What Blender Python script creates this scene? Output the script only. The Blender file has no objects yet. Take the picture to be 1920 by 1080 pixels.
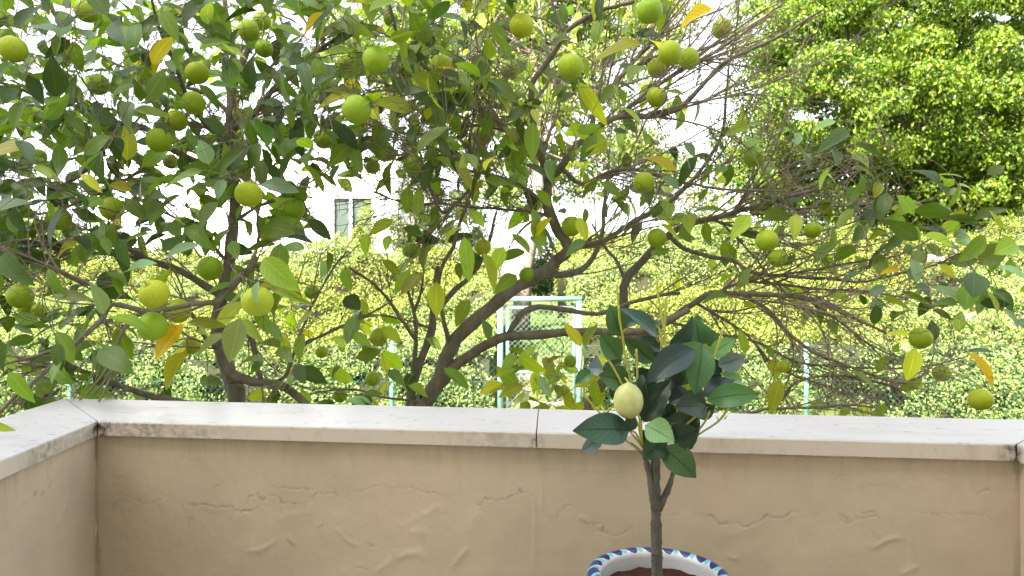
import bpy, math, random
import numpy as np
from mathutils import Vector, Matrix, noise as mnoise

random.seed(7)
rng = np.random.default_rng(7)
scene = bpy.context.scene
COL = scene.collection
R = math.radians

# ---------------------------------------------------------------- camera, light
F = 1300.0          # focal length in pixels of a 1920 px wide frame
HZ = 555.0          # row of the horizon
CAMZ = 1.9          # eye height over the garden ground


def P(px, py, Y):
    """point seen at a photograph pixel, Y metres away"""
    return np.array([(px - 960.0) / F * Y, Y, CAMZ - (py - HZ) / F * Y])


def proj(p):
    p = np.asarray(p, float)
    return np.stack([960 + F * p[..., 0] / p[..., 1], HZ - F * (p[..., 2] - CAMZ) / p[..., 1]], -1)


cam_d = bpy.data.cameras.new('camera')
cam = bpy.data.objects.new('camera', cam_d)
COL.objects.link(cam)
cam.location = (0, 0, CAMZ)
cam.rotation_euler = (R(90), 0, 0)
cam_d.sensor_width = 36
cam_d.lens = F / 1920 * 36
cam_d.shift_y = (HZ - 540) / 1920
cam_d.clip_start = 0.05
cam_d.clip_end = 2000
scene.camera = cam
cam_d.dof.use_dof = True
cam_d.dof.focus_distance = 1.95
cam_d.dof.aperture_fstop = 8.0

SUN_EL, SUN_AZ = 45.0, 216.0      # azimuth clockwise from +Y, so the sun stands behind the camera, a little to the left
sd = Vector((math.sin(R(SUN_AZ)) * math.cos(R(SUN_EL)), math.cos(R(SUN_AZ)) * math.cos(R(SUN_EL)), math.sin(R(SUN_EL))))
world = bpy.data.worlds.new('World')
scene.world = world
world.use_nodes = True
wn = world.node_tree.nodes
wl = world.node_tree.links
wn.clear()
wo = wn.new('ShaderNodeOutputWorld')
bg = wn.new('ShaderNodeBackground')
sky = wn.new('ShaderNodeTexSky')
sky.sky_type = 'NISHITA'
sky.sun_disc = False
sky.sun_elevation = R(SUN_EL)
sky.sun_rotation = R(SUN_AZ)
sky.air_density = 1.0
sky.dust_density = 3.0
sky.ozone_density = 1.0
bg.inputs['Strength'].default_value = 0.15
hs_ = wn.new('ShaderNodeHueSaturation')          # milky, hazy sky: little blue in it
hs_.inputs['Saturation'].default_value = 0.42
wl.new(sky.outputs[0], hs_.inputs['Color'])
warm = wn.new('ShaderNodeMix')
warm.data_type = 'RGBA'
warm.blend_type = 'MULTIPLY'
warm.inputs[0].default_value = 1.0
warm.inputs[7].default_value = (1.035, 1.0, 0.945, 1)
wl.new(hs_.outputs[0], warm.inputs[6])
wl.new(warm.outputs[2], bg.inputs[0])
wl.new(bg.outputs[0], wo.inputs[0])

sun_d = bpy.data.lights.new('sun', 'SUN')
sun_d.energy = 5.0
sun_d.angle = R(0.53)
sun_d.color = (1.0, 0.94, 0.82)
sun = bpy.data.objects.new('sun', sun_d)
COL.objects.link(sun)
sun.rotation_euler = (-sd).to_track_quat('-Z', 'Y').to_euler()

vs = scene.view_settings
vs.view_transform = 'Standard'
vs.look = 'None'
vs.gamma = 1
vs.use_curve_mapping = False
vs.exposure = 2.5

# ---------------------------------------------------------------- helpers


def link(name, me, mat=None, parent=None, kind=None):
    o = bpy.data.objects.new(name, me)
    COL.objects.link(o)
    if mat is not None and me is not None and len(me.materials) == 0:
        me.materials.append(mat)
    if parent is not None:
        o.parent = parent
    if kind:
        o['kind'] = kind
    return o


def empty(name, loc=(0, 0, 0)):
    o = bpy.data.objects.new(name, None)
    o.location = loc
    COL.objects.link(o)
    o.empty_display_size = 0.1
    return o


def tag(o, label=None, cat=None, group=None, kind=None):
    if label:
        o['label'] = label
    if cat:
        o['category'] = cat
    if group:
        o['group'] = group
    if kind:
        o['kind'] = kind
    return o


def mesh(name, V, faces, smooth=True, uv=None, tint=None, attrs=None):
    """V (n,3); faces: (m,k) array or list of arrays of equal-width faces; uv, tint per vertex"""
    me = bpy.data.meshes.new(name)
    V = np.asarray(V, np.float32)
    if not isinstance(faces, list):
        faces = [faces]
    faces = [np.asarray(f, np.int32) for f in faces if len(f)]
    me.vertices.add(len(V))
    me.vertices.foreach_set('co', V.ravel())
    nl = sum(f.size for f in faces)
    nf = sum(len(f) for f in faces)
    li = np.concatenate([f.ravel() for f in faces])
    tot = np.concatenate([np.full(len(f), f.shape[1], np.int32) for f in faces])
    start = np.concatenate([[0], np.cumsum(tot)[:-1]]).astype(np.int32)
    me.loops.add(nl)
    me.loops.foreach_set('vertex_index', li)
    me.polygons.add(nf)
    me.polygons.foreach_set('loop_start', start)
    me.polygons.foreach_set('loop_total', tot)
    me.polygons.foreach_set('use_smooth', np.full(nf, bool(smooth)))
    if uv is not None:
        l = me.uv_layers.new(name='UVMap')
        l.data.foreach_set('uv', np.asarray(uv, np.float32)[li].ravel())
    if tint is not None:
        a = me.color_attributes.new('tint', 'FLOAT_COLOR', 'POINT')
        t = np.ones((len(V), 4), np.float32)
        t[:, :3] = tint
        a.data.foreach_set('color', t.ravel())
    for k, v in (attrs or {}).items():
        a = me.attributes.new(k, 'FLOAT', 'POINT')
        a.data.foreach_set('value', np.asarray(v, np.float32))
    me.update(calc_edges=True)
    me.validate()
    return me


class MB:
    """collects simple solids for one mesh"""

    def __init__(self):
        self.V, self.F3, self.F4, self.n = [], [], [], 0

    def add(self, V, f4=(), f3=()):
        V = np.asarray(V, float)
        self.V.append(V)
        if len(f4):
            self.F4.append(np.asarray(f4) + self.n)
        if len(f3):
            self.F3.append(np.asarray(f3) + self.n)
        self.n += len(V)

    def box(self, x0, x1, y0, y1, z0, z1):
        V = [(x, y, z) for z in (z0, z1) for y in (y0, y1) for x in (x0, x1)]
        self.add(V, [(0, 2, 3, 1), (4, 5, 7, 6), (0, 1, 5, 4), (2, 6, 7, 3), (0, 4, 6, 2), (1, 3, 7, 5)])

    def prism(self, poly, z0, z1):
        n = len(poly)
        V = [(p[0], p[1], z0) for p in poly] + [(p[0], p[1], z1) for p in poly]
        self.add(V, [(i, (i + 1) % n, n + (i + 1) % n, n + i) for i in range(n)])
        if n == 4:
            self.add(V, [(3, 2, 1, 0), (4, 5, 6, 7)])

    def tube(self, pts, rad, sides=6, caps=True):
        V, f4, f3 = tube_arrays(pts, rad, sides, caps)
        self.add(V, f4, f3)

    def mesh(self, name, smooth=False, **k):
        fs = []
        if self.F4:
            fs.append(np.concatenate(self.F4))
        if self.F3:
            fs.append(np.concatenate(self.F3))
        return mesh(name, np.concatenate(self.V), fs, smooth, **k)


def tube_arrays(pts, rad, sides=6, caps=True, wob=0.0):
    pts = np.asarray(pts, float)
    n = len(pts)
    rad = np.broadcast_to(np.asarray(rad, float), (n,))
    t = np.gradient(pts, axis=0)
    t /= np.linalg.norm(t, axis=1, keepdims=True) + 1e-9
    ref = np.array([0.31, 0.57, 0.76])
    if abs(np.dot(t.mean(0), ref)) > 0.9:
        ref = np.array([0.9, -0.3, 0.2])
    a = np.cross(t, ref)
    a /= np.linalg.norm(a, axis=1, keepdims=True) + 1e-9
    b = np.cross(t, a)
    ang = np.linspace(0, 2 * math.pi, sides, endpoint=False)
    rr = rad[:, None] * (1 + (wob * rng.normal(size=(n, sides)) if wob else 0))
    V = pts[:, None, :] + rr[..., None] * (np.cos(ang)[None, :, None] * a[:, None] + np.sin(ang)[None, :, None] * b[:, None])
    V = V.reshape(-1, 3)
    i = np.arange(n - 1)[:, None] * sides
    j = np.arange(sides)[None]
    f4 = np.stack([i + j, i + (j + 1) % sides, i + sides + (j + 1) % sides, i + sides + j], -1).reshape(-1, 4)
    f3 = np.zeros((0, 3), int)
    if caps:
        V = np.vstack([V, pts[0], pts[-1]])
        m = n * sides
        jj = np.arange(sides)
        f3 = np.vstack([np.stack([(jj + 1) % sides, jj, np.full(sides, m)], -1),
                        np.stack([(n - 1) * sides + jj, (n - 1) * sides + (jj + 1) % sides, np.full(sides, m + 1)], -1)])
    return V, f4, f3


def spline(pts, step):
    """Catmull-Rom through pts (n,k), resampled about every `step` in the first three columns"""
    pts = np.asarray(pts, float)
    ext = np.vstack([2 * pts[0] - pts[1], pts, 2 * pts[-1] - pts[-2]])
    out = []
    for i in range(len(pts) - 1):
        p0, p1, p2, p3 = ext[i:i + 4]
        m = max(2, int(np.linalg.norm((p2 - p1)[:3]) / step))
        u = np.linspace(0, 1, m, endpoint=False)[:, None]
        out.append(0.5 * (2 * p1 + (p2 - p0) * u + (2 * p0 - 5 * p1 + 4 * p2 - p3) * u ** 2 + (3 * p1 - p0 - 3 * p2 + p3) * u ** 3))
    out.append(pts[-1:])
    return np.vstack(out)


def norm(v):
    v = np.asarray(v, float)
    return v / (np.linalg.norm(v, axis=-1, keepdims=True) + 1e-9)


# ---------------------------------------------------------------- materials


class M:
    def __init__(self, name):
        self.m = bpy.data.materials.new(name)
        self.m.use_nodes = True
        self.nt = self.m.node_tree
        self.b = self.nt.nodes['Principled BSDF']
        self.out = self.nt.nodes['Material Output']

    def n(self, t, **k):
        x = self.nt.nodes.new('ShaderNode' + t)
        for a, v in k.items():
            setattr(x, a, v)
        return x

    def l(self, a, b):
        self.nt.links.new(a, b)

    def val(self, x, sock):
        if hasattr(x, 'is_output') or hasattr(x, 'links'):
            self.l(x, sock)
        else:
            sock.default_value = x

    def math(self, op, a, b=0.0, c=None, clamp=False):
        x = self.n('Math', operation=op)
        x.use_clamp = clamp
        self.val(a, x.inputs[0])
        self.val(b, x.inputs[1])
        if c is not None:
            self.val(c, x.inputs[2])
        return x.outputs[0]

    def mix(self, f, a, b, blend='MIX'):
        x = self.n('Mix', data_type='RGBA', blend_type=blend)
        self.val(f, x.inputs[0])
        for s, v in ((x.inputs[6], a), (x.inputs[7], b)):
            if isinstance(v, (tuple, list)):
                s.default_value = (*v[:3], 1)
            else:
                self.l(v, s)
        return x.outputs[2]

    def noise(self, scale, detail=3, rough=0.5, vec=None, stretch=None):
        x = self.n('TexNoise')
        x.inputs['Scale'].default_value = scale
        x.inputs['Detail'].default_value = detail
        x.inputs['Roughness'].default_value = rough
        v = vec or self.coord('Object')
        if stretch:
            mp = self.n('Mapping')
            mp.inputs['Scale'].default_value = stretch
            self.l(v, mp.inputs[0])
            v = mp.outputs[0]
        self.l(v, x.inputs['Vector'])
        return x.outputs['Fac']

    def coord(self, w):
        return self.n('TexCoord').outputs[w]

    def ramp(self, f, stops):
        x = self.n('ValToRGB')
        e = x.color_ramp.elements
        while len(e) < len(stops):
            e.new(0.5)
        for el, (p, c) in zip(e, stops):
            el.position = p
            el.color = (*c, 1) if isinstance(c, (tuple, list)) else (c, c, c, 1)
        self.l(f, x.inputs[0])
        return x.outputs[0]

    def bump(self, h, strength=0.3, dist=0.01):
        x = self.n('Bump')
        x.inputs['Strength'].default_value = strength
        x.inputs['Distance'].default_value = dist
        self.l(h, x.inputs['Height'])
        self.l(x.outputs[0], self.b.inputs['Normal'])
        return x.outputs[0]

    def set(self, color=None, rough=None, spec=None, **k):
        if color is not None:
            if isinstance(color, (tuple, list)):
                self.b.inputs['Base Color'].default_value = (*color, 1)
            else:
                self.l(color, self.b.inputs['Base Color'])
        if rough is not None:
            self.val(rough, self.b.inputs['Roughness'])
        if spec is not None:
            self.b.inputs['Specular IOR Level'].default_value = spec
        return self

    def translucent(self, color, fac):
        t = self.n('BsdfTranslucent')
        self.l(color, t.inputs[0])
        mx = self.n('MixShader')
        mx.inputs[0].default_value = fac
        self.l(self.b.outputs[0], mx.inputs[1])
        self.l(t.outputs[0], mx.inputs[2])
        self.l(mx.outputs[0], self.out.inputs[0])


def mat_leaf(name, rough=0.42, spec=0.5, trans=0.3, vein=(1.9, 1.9, 1.3), veinamt=0.35, simple=False, transcol=(1.5, 1.7, 0.5), mott=0.35):
    m = M(name)
    at = m.n('Attribute', attribute_name='tint').outputs['Color']
    if simple:
        m.set(at, rough, spec)
        tc = m.mix(1.0, at, transcol, 'MULTIPLY')
        m.translucent(tc, trans)
        return m.m
    uv = m.n('UVMap').outputs[0]
    sx = m.n('SeparateXYZ')
    m.l(uv, sx.inputs[0])
    u = m.math('ABSOLUTE', m.math('SUBTRACT', sx.outputs[0], 0.5))          # 0 .. 0.5
    mid = m.math('LESS_THAN', u, 0.028)
    ph = m.math('FRACT', m.math('SUBTRACT', m.math('MULTIPLY', sx.outputs[1], 8.0), m.math('MULTIPLY', u, 5.0)))
    side = m.math('LESS_THAN', m.math('ABSOLUTE', m.math('SUBTRACT', ph, 0.5)), 0.07)
    v = m.math('MAXIMUM', mid, m.math('MULTIPLY', side, 0.55))
    nz = m.noise(60, 4, 0.6)
    c = m.mix(m.math('MULTIPLY', nz, mott), at, m.mix(1.0, at, (0.45, 0.6, 0.5), 'MULTIPLY'))
    vc = m.mix(1.0, at, vein, 'MULTIPLY')
    c = m.mix(m.math('MULTIPLY', v, veinamt), c, vc)
    m.set(c, rough, spec)
    wv = m.math('SUBTRACT', m.math('MULTIPLY', nz, 0.35), m.math('MULTIPLY', v, 0.6))
    m.bump(wv, 0.45, 0.002)
    tc = m.mix(1.0, c, transcol, 'MULTIPLY')
    m.translucent(tc, trans)
    return m.m


def mat_bark(name, c0, c1, scale=40, bump=0.6):
    m = M(name)
    n1 = m.noise(scale, 5, 0.65, stretch=(1, 1, 0.4))
    n2 = m.noise(9, 3)
    c = m.ramp(n1, [(0.3, c0), (0.7, c1)])
    c = m.mix(m.math('MULTIPLY', n2, 0.5 if c1[0] > .12 else 0.15), c, (0.30, 0.29, 0.24))
    m.set(c, 0.85, 0.25)
    m.bump(n1, bump, 0.006)
    return m.m


def mat_plain(name, color, rough=0.6, spec=0.4, nscale=None, amt=0.25, bump=0.0, metal=0.0):
    m = M(name)
    if nscale:
        nz = m.noise(nscale, 4, 0.6)
        dark = tuple(x * 0.6 for x in color)
        c = m.mix(m.math('MULTIPLY', nz, amt * 2), color, dark)
        m.set(c, rough, spec)
        if bump:
            m.bump(nz, bump, 0.004)
    else:
        m.set(color, rough, spec)
    m.b.inputs['Metallic'].default_value = metal
    return m.m


LEAF = mat_leaf('orange_leaf', 0.36, 0.45, 0.44, transcol=(1.7, 1.75, 0.4))
LEAF_FAR = mat_leaf('far_leaf', 0.45, 0.3, 0.3, simple=True)
LEAF_SILK = mat_leaf('artificial_lemon_leaf', 0.33, 0.45, 0.08, vein=(0.22, 0.28, 0.3), veinamt=0.8, mott=0.55)
BARK = mat_bark('orange_bark', (0.055, 0.042, 0.033), (0.21, 0.165, 0.125))
BARK_TWIG = mat_bark('orange_twig_bark', (0.12, 0.085, 0.062), (0.28, 0.20, 0.145), 60, 0.2)
BARK_PALE = mat_bark('pale_bark', (0.25, 0.18, 0.13), (0.42, 0.33, 0.26), 12)
BARK_LEMON = mat_bark('lemon_bark', (0.028, 0.023, 0.020), (0.13, 0.107, 0.092), 150, 1.0)
GREEN_PAINT = mat_plain('turquoise_paint', (0.15, 0.31, 0.27), 0.45, 0.5, 30, 0.15)
WIRE = mat_plain('green_wire', (0.035, 0.13, 0.095), 0.5, 0.4)
GREENSTEM = mat_plain('green_stem', (0.46, 0.46, 0.06), 0.5, 0.4, 80, 0.2)
WHITE = mat_plain('white_render', (0.80, 0.80, 0.78), 0.8, 0.2, 3, 0.04)
FRAME = mat_plain('white_frame', (0.78, 0.78, 0.78), 0.4, 0.5)
GLASSY = mat_plain('window_glass', (0.06, 0.08, 0.07), 0.1, 0.25)
CURTAIN = mat_plain('pale_curtain', (0.55, 0.6, 0.65), 0.9, 0.1, 20, 0.1)
SOIL = mat_plain('potting_soil', (0.06, 0.028, 0.018), 0.95, 0.1, 90, 0.4, 0.8)


def mat_orange():
    m = M('unripe_orange_skin')
    at = m.n('ObjectInfo')
    n1 = m.noise(14, 2)
    c = m.ramp(n1, [(0.3, (0.29, 0.40, 0.018)), (0.72, (0.40, 0.47, 0.022))])
    c2 = m.mix(at.outputs['Random'], m.mix(1.0, c, (0.62, 0.85, 0.7), 'MULTIPLY'), m.mix(1.0, c, (1.2, 1.08, 1.0), 'MULTIPLY'))
    sp = m.ramp(m.noise(95, 2), [(0.70, 0.0), (0.78, 1.0)])
    sc_ = m.ramp(m.noise(7, 6, 0.75), [(0.64, 0.0), (0.72, 1.0)])
    c2 = m.mix(m.math('MULTIPLY', sc_, 0.5), c2, (0.20, 0.17, 0.07))
    c3 = m.mix(m.math('MULTIPLY', sp, 0.12), c2, (0.16, 0.17, 0.03))
    m.set(c3, 0.5, 0.28)
    vo = m.n('TexVoronoi')
    vo.inputs['Scale'].default_value = 420
    m.l(m.coord('Object'), vo.inputs['Vector'])
    m.bump(vo.outputs['Distance'], 0.10, 0.0008)
    m.b.inputs['Subsurface Weight'].default_value = 0.08
    m.b.inputs['Subsurface Radius'].default_value = (0.01, 0.012, 0.003)
    return m.m


def mat_lemon():
    m = M('artificial_lemon_skin')
    n1 = m.noise(22, 4, 0.6)
    c = m.ramp(n1, [(0.3, (0.42, 0.45, 0.11)), (0.62, (0.60, 0.60, 0.26))])
    sx = m.n('SeparateXYZ')
    m.l(m.coord('Object'), sx.inputs[0])
    low = m.math('MULTIPLY', m.math('SUBTRACT', -0.012, sx.outputs[2]), 55.0, clamp=True)
    c = m.mix(m.math('MULTIPLY', low, n1), c, (0.22, 0.17, 0.04))
    m.set(c, 0.4, 0.5)
    m.bump(m.noise(260, 2), 0.12, 0.001)
    return m.m


def mat_plaster():
    m = M('beige_plaster')
    n1 = m.noise(2.6, 4, 0.55)
    n2 = m.noise(14, 5, 0.6)
    fine = m.noise(420, 3, 0.6)
    c = m.ramp(n1, [(0.36, (0.46, 0.385, 0.285)), (0.52, (0.535, 0.45, 0.335)), (0.66, (0.585, 0.462, 0.345))])
    c = m.mix(m.math('MULTIPLY', n2, 0.28), c, (0.45, 0.38, 0.275))
    # grime in the cracks; shade painted under the coping with dirt streaks, darker corners
    cr = m.n('Attribute', attribute_name='crack').outputs['Fac']
    c = m.mix(m.math('MULTIPLY', cr, 0.5, clamp=True), c, (0.15, 0.11, 0.075))
    shade_dirt = m.n('Attribute', attribute_name='shade_dirt').outputs['Fac']
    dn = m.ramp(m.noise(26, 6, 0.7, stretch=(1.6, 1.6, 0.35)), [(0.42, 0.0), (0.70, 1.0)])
    c = m.mix(m.math('MULTIPLY', m.math('MULTIPLY', shade_dirt, dn), 0.30, clamp=True), c, (0.13, 0.10, 0.075))
    sp = m.ramp(m.noise(75, 2), [(0.765, 0.0), (0.79, 1.0)])
    c = m.mix(m.math('MULTIPLY', sp, 0.4), c, (0.16, 0.11, 0.08))
    m.set(c, 0.9, 0.15)
    h = m.math('ADD', m.math('MULTIPLY', fine, 0.35), m.math('MULTIPLY', m.noise(70, 3, 0.6), 0.9))
    m.bump(h, 0.32, 0.003)
    return m.m


def mat_marble():
    m = M('white_marble')
    co = m.coord('Object')
    n1 = m.noise(3.0, 6, 0.62, stretch=(1, 3.5, 1))
    n2 = m.noise(11, 6, 0.7, stretch=(1, 2.2, 1))
    c = m.ramp(n1, [(0.32, (0.46, 0.445, 0.455)), (0.5, (0.525, 0.51, 0.53)), (0.72, (0.47, 0.43, 0.405))])
    c = m.mix(m.math('MULTIPLY', m.ramp(n2, [(0.5, 0.0), (0.75, 1.0)]), 0.35), c, (0.55, 0.50, 0.45))
    pit = m.ramp(m.noise(34, 2, 0.4, stretch=(1, 2.6, 1)), [(0.69, 0.0), (0.715, 1.0)])
    c = m.mix(m.math('MULTIPLY', pit, 0.75), c, (0.20, 0.17, 0.15))
    st = m.n('Attribute', attribute_name='edge').outputs['Fac']            # weathered raw front edge of the slab
    drip = m.ramp(m.noise(20, 5, 0.7, stretch=(1.6, 1.6, 0.8)), [(0.52, 0.0), (0.74, 1.0)])
    ec = m.mix(m.math('MULTIPLY', drip, 0.6), (0.60, 0.52, 0.42), (0.36, 0.28, 0.19))
    c = m.mix(m.math('MULTIPLY', st, 0.8), c, ec)
    gm = m.n('Attribute', attribute_name='grime').outputs['Fac']           # black mould by the joints
    gn = m.ramp(m.noise(60, 5, 0.7), [(0.40, 0.0), (0.6, 1.0)])
    c = m.mix(m.math('MULTIPLY', gm, gn, clamp=True), c, (0.05, 0.045, 0.03))
    m.set(c, 0.42, 0.4)
    m.bump(m.math('SUBTRACT', m.math('MULTIPLY', n2, 0.3), pit), 0.25, 0.002)
    return m.m


def mat_pot():
    m = M('painted_glazed_clay')
    uv = m.n('UVMap').outputs[0]
    sx = m.n('SeparateXYZ')
    m.l(uv, sx.inputs[0])
    wob = m.math('MULTIPLY', m.math('SUBTRACT', m.noise(30, 2), 0.5), 0.14)
    v = sx.outputs[1]                                                     # 0..1 over the rolled rim, beyond it elsewhere

    def strokes(N, off, slant, cu, cv, wu, wv):
        k = m.math('ADD', m.math('ADD', m.math('MULTIPLY', sx.outputs[0], N), off), wob)
        k = m.math('ADD', k, m.math('MULTIPLY', v, slant))
        fu = m.math('SUBTRACT', m.math('FRACT', k), 0.5)
        a = m.math('POWER', m.math('DIVIDE', m.math('ABSOLUTE', fu), wu), 2.0)
        b = m.math('POWER', m.math('DIVIDE', m.math('ABSOLUTE', m.math('SUBTRACT', v, cv)), wv), 2.0)
        return m.math('LESS_THAN', m.math('ADD', a, b), 1.0)
    base = m.mix(m.noise(9, 4), (0.72, 0.72, 0.74), (0.62, 0.60, 0.60))
    thr = m.ramp(m.noise(3, 4, 0.6, stretch=(1, 1, 26)), [(0.45, 0.0), (0.7, 1.0)])
    base = m.mix(m.math('MULTIPLY', thr, 0.25), base, (0.42, 0.38, 0.36))
    c = m.mix(strokes(20, 0.42, 0.9, 0, 0.58, 0.24, 0.26), base, (0.16, 0.50, 0.52))
    c = m.mix(strokes(20, 0.0, 0.9, 0, 0.60, 0.36, 0.26), c, (0.008, 0.028, 0.17))
    m.set(c, 0.16, 0.5)
    m.b.inputs['Coat Weight'].default_value = 0.3
    return m.m


ORANGE = mat_orange()
LEMON = mat_lemon()
PLASTER = mat_plaster()
MARBLE = mat_marble()
POT = mat_pot()


def mat_ground():
    m = M('garden_ground')
    n1 = m.noise(1.2, 6, 0.65)
    n2 = m.noise(30, 4, 0.6)
    c = m.ramp(n1, [(0.3, (0.06, 0.085, 0.02)), (0.5, (0.10, 0.12, 0.03)), (0.7, (0.16, 0.13, 0.07))])
    c = m.mix(m.math('MULTIPLY', n2, 0.5), c, (0.05, 0.06, 0.02))
    m.set(c, 0.95, 0.1)
    m.bump(n2, 0.5, 0.03)
    return m.m


GROUND = mat_ground()
STONE = mat_plain('pale_stone', (0.34, 0.28, 0.235), 0.9, 0.2, 14, 0.25, 0.4)
TILE = mat_plain('pale_tile', (0.62, 0.55, 0.47), 0.6, 0.3, 8, 0.2)
HOUSE = mat_plain('cream_render', (0.80, 0.76, 0.68), 0.9, 0.15, 6, 0.1, 0.1)
DARKIN = mat_plain('inner_shade_dark', (0.035, 0.035, 0.018), 0.95, 0.1, 12, 0.3, 0.5)  # dark tone standing in for the shade inside the hedges

# ---------------------------------------------------------------- ground
GY = np.array([-60, 3, 8, 12, 18, 40, 400.0])
GZ = np.array([0, 0, 0.4, 1.1, 1.45, 2.0, 2.0])


def gz(Y):
    return np.interp(Y, GY, GZ)


ys = np.unique(np.concatenate([np.linspace(-60, 40, 101), np.linspace(40, 400, 30)]))
xs = np.unique(np.concatenate([np.linspace(-30, 30, 61), np.linspace(-300, 300, 31)]))
X, Yg = np.meshgrid(xs, ys)
Z = gz(Yg)
nx, ny = len(xs), len(ys)
ii = (np.arange(ny - 1)[:, None] * nx + np.arange(nx - 1)[None]).ravel()
g = link('ground', mesh('ground', np.stack([X.ravel(), Yg.ravel(), Z.ravel()], -1), np.stack([ii, ii + 1, ii + nx + 1, ii + nx], -1)), GROUND, kind='structure')

# ---------------------------------------------------------------- parapet
CT = CAMZ - 257 / F * 1.5          # top of the coping
THK = 0.0335


def top_at(px, py, z=CT):
    Y = (CAMZ - z) * F / (py - HZ)
    return np.array([(px - 960) / F * Y, Y])


A = top_at(183, 790)               # inner corner, left
B = top_at(1905, 833)              # inner corner, right
Ao = top_at(122, 747)              # outer corner, left
Bo = top_at(1992, 788.5)           # outer corner, right
L0 = top_at(0, 865)
dl = (L0 - A) / np.linalg.norm(L0 - A)
dlo = top_at(0, 784) - Ao
dlo /= np.linalg.norm(dlo)
dr = np.array([-0.20, -1.0])
dr /= np.linalg.norm(dr)
BACK = -2.05


def along(p, d, Y):
    return p + d * (Y - p[1]) / d[1]


FLOORZ = CAMZ - 523 / F * 1.26 - 0.425
e = (B - A) / np.linalg.norm(B - A)
nrm_in = np.array([e[1], -e[0]])       # towards the camera
if nrm_in[1] > 0:
    nrm_in = -nrm_in

parapet = empty('parapet', (A[0], A[1], 0))
tag(parapet, 'low beige plastered balcony wall with a cracked face under white marble coping', 'balcony wall')
parapet.location = (0, 0, 0)


def slab(name, quad, edges_in, seed, cham=0.003):
    """a coping slab from its plan quad, subdivided so that grime can be weighted; quad: inner0, inner1, outer1, outer0"""
    q = [np.array(p) for p in quad]
    nu = max(8, int(np.linalg.norm(q[1] - q[0]) / 0.02))
    nv = 14
    us = np.linspace(0, 1, nu + 1)
    vsn = np.linspace(0, 1, nv + 1)
    prof = [(0.0, CT - THK, 1)] + [(0.0, CT - THK * k, 1) for k in (0.66, 0.33)] + [(0.0, CT - 0.003, 0.9), (0.006, CT, 0.12)]
    prof += [(v, CT, 0) for v in vsn[1:-1]] + [(0.994, CT, 0), (1.0, CT - 0.003, 0.6), (1.0, CT - THK, 1)]
    prof.append((0.5, CT - THK - 0.0004, 0.5))
    K = len(prof)
    V, ed, gr = [], [], []
    for u in us:
        i, o = q[0] + (q[1] - q[0]) * u, q[3] + (q[2] - q[3]) * u
        for v, z, ee in prof:
            p = i + (o - i) * v
            zz = z
            if ee > 0.5 and v == 0.0 and z > CT - 0.01:
                zz = z - 0.0012 * max(0, mnoise.noise((p[0] * 30, p[1] * 30, seed)))
            V.append((p[0], p[1], zz))
            ed.append(ee)
            gr.append(0.0)
    V = np.array(V)
    n = len(us)
    i = (np.arange(n - 1)[:, None] * K)
    j = np.arange(K)[None]
    f4 = np.stack([i + j, i + (j + 1) % K, i + K + (j + 1) % K, i + K + j], -1).reshape(-1, 4)
    c0, c1 = len(V), len(V) + 1
    V = np.vstack([V, V[:K].mean(0), V[(n - 1) * K:].mean(0)])
    jj = np.arange(K)
    f3 = np.vstack([np.stack([(jj + 1) % K, jj, np.full(K, c0)], -1), np.stack([(n - 1) * K + jj, (n - 1) * K + (jj + 1) % K, np.full(K, c1)], -1)])
    ed += [1, 1]
    gr = np.zeros(len(V))
    for (x, y, rad, amt) in edges_in:
        d = np.hypot(V[:, 0] - x, V[:, 1] - y)
        w = np.clip(1 - d / rad, 0, 1) * amt
        w *= np.where(V[:, 2] > CT - 0.001, 0.35, 1)
        gr = np.maximum(gr, w)
    me = mesh('coping_slab', V, [f4, f3], True, attrs={'edge': np.array(ed), 'grime': gr})
    me.polygons.foreach_set('use_smooth', np.zeros(len(me.polygons), bool))
    return link(name, me, MARBLE, parapet)


def lerp(a, b, t):
    return a + (b - a) * t


GAP = 0.0013
J = top_at(1006, 810)                                      # joint in the front coping
tj = np.dot(J - A, e) / np.linalg.norm(B - A)
Jo_t = tj + 0.004
Ji, Jo = lerp(A, B, tj), lerp(Ao, Bo, Jo_t)
ml = norm(Ao - A)
mr = norm(Bo - B)
cs = [(A[0], A[1], 0.05, 1.6), (A[0] + 0.12, A[1], 0.30, 0.55), (Ji[0], Ji[1], 0.018, 0.9), (B[0], B[1], 0.035, 1.3), (Ji[0] - 0.1, Ji[1], 0.14, 0.35)]
slab('coping_slab', [A + e * GAP, Ji - e * GAP, Jo - e * GAP, Ao + e * GAP], cs, 1)
slab('coping_slab', [Ji + e * GAP, B - e * GAP, Bo - e * GAP, Jo + e * GAP], cs, 2)
slab('coping_slab', [along(A, dl, BACK + 0.02), A - e * GAP + dl * GAP, Ao - e * GAP + dl * GAP, along(Ao, dlo, BACK + 0.02)], cs + [(lerp(A, L0, 0.6)[0], lerp(A, L0, 0.6)[1], 0.12, 0.6)], 3)
slab('coping_slab', [B + e * GAP + dr * GAP, along(B, dr, BACK + 0.02), along(Bo, dr, BACK + 0.02), Bo + e * GAP + dr * GAP], cs, 4)

# plaster, as a fine sheet with real lumps, trowel ridges and lifted cracks
OVER = 0.016
Aw = A - nrm_in * OVER - e * 0.016
Bw = B - nrm_in * OVER + e * 0.016
WALLTOP = CT - THK - 0.001


def wallpt(px, py):
    """photo pixel -> (s, z) on the front wall's plane"""
    d = np.array([(px - 960) / F, 1.0])
    n = nrm_in
    t = np.dot(Aw - 0, n) / np.dot(d, n)
    p = d * t
    return np.dot(p - Aw, e), CAMZ - (py - HZ) / F * t


def zmA(l):
    return [(x / 2.842, 700 + y / 2.842) for x, y in l]


def zmB(l):
    return [(640 + x / 2.842, 700 + y / 2.842) for x, y in l]


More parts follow.
